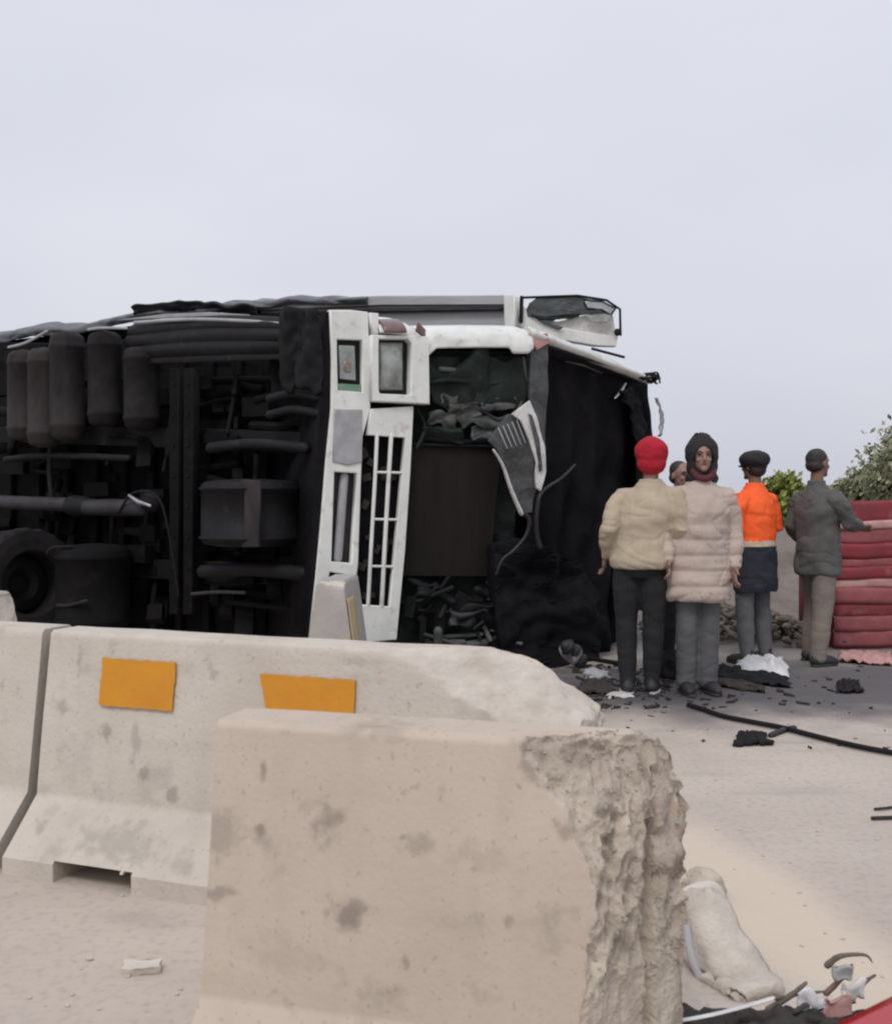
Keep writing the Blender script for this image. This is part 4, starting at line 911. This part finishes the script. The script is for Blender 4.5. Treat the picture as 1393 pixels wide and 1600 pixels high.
# ---------------------------------------------------------------- debris on the road
def lump(name, c, size, m, label, cat, seed=0, rz=0, parent=None, group=None, rough=.25, sub=4):
    bm = bmesh.new(); bmesh.ops.create_icosphere(bm, subdivisions=sub, radius=1)
    for v in bm.verts:
        d = 1 + rough * nv(v.co, 1.7, seed) + rough * .4 * nv(v.co, 4.5, seed + 1)
        v.co = Vector((v.co.x * size[0], v.co.y * size[1], max(v.co.z, -.3) * size[2] )) * d
    zmin = min(v.co.z for v in bm.verts)
    bmesh.ops.transform(bm, matrix=Matrix.Translation((0, 0, -zmin)) if True else Matrix(), verts=bm.verts)
    o = obj(name, bm, m, None, True); o.location = (c[0], c[1], 0); o.rotation_euler = (0, 0, rz)
    tag(o, label, cat, group); return o
def gsheet(name, pts, m, label, cat, amp=.03, h=.02, seed=0, group=None, smooth=True):
    """crumpled sheet lying on the ground; pts = outline quad on the ground"""
    a, b, c, d = [G(*p) for p in pts]
    def f(u, v):
        p = a.lerp(b, u).lerp(d.lerp(c, u), v); e = min(u, 1 - u, v, 1 - v) * 4
        p += Vector((.05 * nv((u * 3, v * 3, seed)), .05 * nv((u * 4, v * 4, seed + 2)), 0))
        p.z = h * .3 + h * min(1, e) + abs(amp * nv((u * 5, v * 4, seed + 1))) + abs(amp * .5 * nv((u * 13, v * 9, seed))) ; return p
    o = sheet(name, f, 26, 16, m, None, thick=.01, smooth=smooth); tag(o, label, cat, group); return o
gsheet('white_sheet', [(1148, 1058), (1232, 1062), (1226, 1036), (1150, 1038)], 'white_sheet', 'crumpled white plastic sheet on the road behind the long coated person', 'sheet', .045, .06, 1)
gsheet('torn_sheet', [(1120, 1064), (1232, 1076), (1226, 1060), (1118, 1046)], 'rubber', 'black torn panel in front of the crumpled white sheet', 'panel', .04, .03, 2)
gsheet('torn_strip', [(1105, 1072), (1195, 1084), (1190, 1076), (1110, 1062)], 'soot', 'narrow black strip of wreckage by the long coated person\'s feet', 'panel', .03, .02, 3)
gsheet('rubber_strip', [(1305, 1084), (1346, 1083), (1338, 1068), (1312, 1070)], 'chassis_steel', 'small grey rubber scrap lying alone towards the right edge', 'scrap', .04, .02, 4)
gsheet('black_scrap', [(1144, 1167), (1206, 1166), (1190, 1148), (1152, 1148)], 'rubber', 'black rubber flap lying against the long cable', 'scrap', .025, .02, 5)
gsheet('black_scrap', [(905, 1086), (955, 1086), (950, 1070), (908, 1066)], 'soot', 'black scrap left of the feet in dark trousers', 'scrap', .03, .03, 6)
gsheet('white_scrap', [(950, 1092), (990, 1090), (985, 1082), (955, 1084)], 'dusty_white', 'thin white scrap beside the shoe of the red beanie wearer', 'scrap', .01, .01, 7)
gsheet('pink_sheet', [(1308, 1036), (1392, 1042), (1392, 1026), (1312, 1024)], 'pink_pale', 'pale pinkish sheet at the foot of the red ribbed body', 'sheet', .05, .03, 8)
lump('wrecked_tyre', G(1048, 1056), (.16, .2, .13), 'rubber', 'dark rubber lump on the road between the two people in front', 'rubber lump', 3, .4, rough=.35)
lump('grey_rubble', G(930, 1062), (.10, .08, .06), 'grey_panel', 'grey lump of rubble left of the dark trousers', 'rubble', 4, .4, rough=.4)
rod_ = rod('cable', [q + Vector((0, 0, .02)) for q in spline([G(1075, 1106), G(1095, 1112), G(1130, 1124), G(1190, 1136), G(1225, 1143), G(1290, 1160), G(1360, 1176), G(1480, 1196)], 8)], .015, 'rubber'); tag(rod_, 'long black cable snaking across the pale road to the right edge', 'cable')
o = rod('bent_rod', [q + Vector((0, 0, .012)) for q in spline([G(1204, 1152), G(1225, 1144), G(1240, 1141)], 5)], .018, 'grey_steel'); tag(o, 'short grey rod beside the long black cable', 'rod')
o = rod('metal_rod', [G(1362, 1282) + Vector((0, 0, .01)), G(1420, 1280) + Vector((0, 0, .01))], .008, 'soot'); tag(o, 'lower of two short black rods at the right edge', 'rod')
o = rod('metal_rod', [G(1366, 1267) + Vector((0, 0, .008)), G(1385, 1266) + Vector((0, 0, .01)), G(1410, 1262) + Vector((0, 0, .01))], .006, 'soot'); tag(o, 'upper of two short black rods at the right edge', 'rod')
o = rod('metal_bar', [q + Vector((0, 0, .06)) for q in (G(918, 1040), G(985, 1052))], .018, 'rubber'); tag(o, 'thin black bar lying behind the dark trousered legs', 'bar')
bm = bmesh.new(); rnd = random.Random(11)
for _ in range(330):
    if rnd.random() < .75: px = min(1400, 900 + abs(rnd.gauss(0, 150))); py = rnd.uniform(1040, 1108)
    else: px = rnd.uniform(900, 1393); py = rnd.uniform(1040, 1170)
    c = G(px, py); s = rnd.uniform(.005, .022) * (1 if py < 1108 else .5); n_ = rnd.randint(4, 7); a0 = rnd.uniform(0, 6); el_ = rnd.uniform(1, 3.2)
    rt = Matrix.Rotation(rnd.uniform(0, 3), 3, 'Z'); lo_, hi_ = [], []
    for k in range(n_):
        t = a0 + 2 * math.pi * k / n_; q = rt @ Vector((math.cos(t) * s * el_ * rnd.uniform(.5, 1.2), math.sin(t) * s * rnd.uniform(.5, 1.2), 0)) + c
        lo_.append(bm.verts.new(q)); hi_.append(bm.verts.new(q + Vector((0, 0, s * rnd.uniform(.3, 1.1)))))
    bm.faces.new(hi_)
    for k in range(n_): bm.faces.new((lo_[k], lo_[(k + 1) % n_], hi_[(k + 1) % n_], hi_[k]))
tag(obj('scattered_fragments', bm, 'soot'), 'small black fragments scattered over the road by the wreck', 'fragments', kind='stuff')
bm = bmesh.new()
for _ in range(160):
    px = rnd.uniform(-50, 1450); py = rnd.uniform(1150, 1640); c = G(px, py); s = rnd.uniform(.002, .007)
    ball(bm, c + Vector((0, 0, s * .4)), (s * 1.4, s, s * .7), Matrix.Rotation(rnd.uniform(0, 3), 4, 'Z'), 1)
tag(obj('grit', bm, 'stone'), 'fine grit scattered over the pale road', 'grit', kind='stuff')
# concrete chips at lower left
def chip(c, s, m, label, rz=0):
    bm = bmesh.new(); box(bm, (0, 0, s[2] / 2), s); bmesh.ops.subdivide_edges(bm, edges=bm.edges[:], cuts=4)
    for v in bm.verts:
        v.co += Vector((nv(v.co, 40, 1), nv(v.co, 40, 2), nv(v.co, 40, 3) if v.co.z > .005 else 0)) * .008
    o = obj('concrete_chip', bm, m, None); o.location = (c.x, c.y, .003); o.rotation_euler = (R(6), 0, rz); tag(o, label, 'chip'); return o
chip(G(222, 1518), (.105, .05, .022), 'broken_pale', 'flat pale concrete chip on the road at the lower left', .1)
chip(G(141, 1501), (.018, .014, .008), 'stone', 'tiny stone left of the flat pale chip', .5)
# rubble that fell from the smashed corner
for k, (px, py, s) in enumerate(((1076, 1385, .030), (1092, 1372, .018), (1120, 1296, .009))):
    lump('rubble_piece', G(px, py), (s, s * .8, s * .6), 'broken_pale', ('pale rubble piece just right of the smashed corner', 'smaller rubble piece resting behind the first one', 'pebble on the tan sand drift right of the smashed corner')[k], 'rubble', k, k, rough=.3)
# pale moulded plastic panel leaning beside the broken barrier
def fender(u, v):
    ang = u * 1.9
    base = G(1068, 1585).lerp(G(1215, 1560), v)
    p = P(1068 + 30 * v + 125 * v * u ** 2.0, 1398 + 165 * u, 2.95) ; 
    cx = [(1062, 1400), (1074, 1492), (1102, 1548), (1130, 1590)]; dx2 = [(1118, 1392), (1150, 1450), (1195, 1520), (1225, 1590)]
    t = u * 3; i = min(int(t), 2); a = Vector(cx[i]).lerp(Vector(cx[i + 1]), t - i); b = Vector(dx2[i]).lerp(Vector(dx2[i + 1]), t - i)
    q = a.lerp(b, v); Y = 3.30 - .25 * u - .06 * math.sin(v * math.pi) ** .7
    r = P(q.x, q.y, Y); r.z = max(r.z, .012) ; return r + Vector((.02 * nv((u * 4, v * 3, 2)), .025 * nv((u * 2, v * 2, 1)) + .006 * nv((u * 9, v * 7, 1)), .02 * nv((u * 5, v * 4, 0))))
o = o_shell = sheet('plastic_shell', fender, 30, 20, 'broken_pale', None, thick=.04); tag(o, 'curved dirty white moulded panel on the road right of the smashed barrier corner', 'panel')
o = lump('concrete_lump', G(1100, 1400), (.07, .08, .07), 'broken_concrete', 'pale concrete lump behind the curved white panel', 'rubble', 9, .3, rough=.25)
for k, pts in enumerate(([(1064, 1402), (1072, 1440), (1080, 1492), (1100, 1540), (1124, 1584)], [(1062, 1402), (1084, 1390), (1112, 1386), (1124, 1400)])):  # rods added along the shell edge to paint its bright and dark rim highlights
    r_ = rod('rim', spline([P(x, y, 3.26 - .045 * i * (1 - k)) for i, (x, y) in enumerate(pts)], 4), .014 if k == 0 else .018, 'concrete_grey' if k == 0 else 'bag_plastic'); r_.parent = o_shell
# heap of rubble beyond the people
bm = bmesh.new(); rnd = random.Random(31)
for _ in range(520):
    u = rnd.gauss(0, .45); x = 2.85 + u; y = 10.6 + rnd.gauss(0, .3); hz = max(.02, .26 * math.exp(-(u / .75) ** 2) * rnd.random() ** .5)
    sz = rnd.uniform(.015, .055); q = bmesh.ops.create_icosphere(bm, subdivisions=1, radius=1, matrix=Matrix.Translation((x, y, hz)) @ Matrix.Rotation(rnd.uniform(0, 3), 4, (rnd.random(), rnd.random(), 1)) @ Matrix.Diagonal((sz * 1.5, sz, sz * .8, 1)))
    for v in q['verts']: v.co += Vector((nv(v.co, 9, 1), nv(v.co, 9, 2), nv(v.co, 9, 3))) * sz * .6
tag(obj('rubble_heap', bm, 'rubble'), 'low heap of brown grey rubble behind the person in orange', 'rubble heap', kind='stuff')
# twigs, tape and burnt scraps at the lower right
tw = [([(1200, 1578), (1235, 1555), (1258, 1536)], .013, 'curved brown twig reaching up from the burnt scraps'), ([(1292, 1508), (1312, 1494), (1350, 1492), (1362, 1504)], .012, 'hooked dark twig highest in the lower right heap'),
      ([(1290, 1552), (1315, 1528), (1330, 1508)], .011, 'reddish twig below the hooked one'), ([(1330, 1560), (1350, 1535), (1366, 1524)], .010, 'short grey twig nearest the red panel'),
      ([(1245, 1590), (1290, 1574), (1335, 1566)], .009, 'long thin twig lying along the burnt scraps'), ([(1210, 1560), (1260, 1552), (1300, 1548)], .007, 'thin straight twig in the middle of the heap')]
for k, (pts, r, lb) in enumerate(tw):
    o = rod('twig', spline([P(x, y, 2.72) + Vector((0, 0, .01 * nv((i, k, 0)))) for i, (x, y) in enumerate(pts)], 4), [r * .75 * (1 - .07 * i) * (1 + .25 * nv((i * .9, k, 0))) for i in range(4 * (len(pts) - 1) + 1)], 'maroon_lens' if k == 2 else 'twig'); tag(o, lb, 'twig', 'twigs in the lower right heap')
def burnt(u, v):
    p = P(1050 + 360 * u, 1592 - 12 * math.sin(u * 3) + 60 * v + 10 * nv((u * 8, v * 3, 0)) - (34 * max(0, 1 - u * 9)), 2.72 - .25 * v); return p + Vector((0, .05 * nv((u * 9, v * 9, 4)), .03 * nv((u * 14, v * 6, 2))))
o = sheet('burnt_scrap', burnt, 60, 14, 'soot', None, thick=.012); tag(o, 'charred black sheet crumpled along the lower right corner', 'scrap')
o = rod('white_strip', spline([P(1055, 1596, 2.62), P(1110, 1586, 2.62), P(1165, 1572, 2.62), P(1205, 1560, 2.62)]), .008, 'white_sheet', flat=.4); tag(o, 'thin white edging strip along the charred sheet', 'strip')
def pc(px, py, o=0.0): return P(px, py, 2.72 - o)
for k, (x0, y0, x1, y1, m, lb) in enumerate(((1245, 1552, 1290, 1580, 'white_sheet', 'crumpled white plastic scrap leftmost among the twigs'), (1286, 1560, 1330, 1588, 'pink_pale', 'crumpled pink plastic scrap among the twigs'),
        (1318, 1536, 1350, 1560, 'dusty_white', 'grey white scrap under the hooked twig'), (1222, 1574, 1262, 1596, 'engine_grey', 'dull grey scrap at the foot of the curved twig'), (1300, 1510, 1330, 1530, 'grey_panel', 'small grey scrap highest in the lower right heap'))):
    o = crumple('plastic_scrap', pc, x0, y0, x1, y1, m, None, .02, .012, k + 50); tag(o, lb, 'scrap', 'scraps in the lower right heap')
# red bodywork corner, near the lens
def redf(u, v):
    p = P(1300 + 240 * u, 1612 - 118 * u + 150 * v, 1.9 - .25 * v); return p + Vector((0, -.05 * math.sin(v * 2), .0))
o = sheet('car_bonnet', redf, 30, 16, 'red_gloss', None, thick=.02); tag(o, 'glossy red bodywork corner at the lower right corner of the view', 'panel')
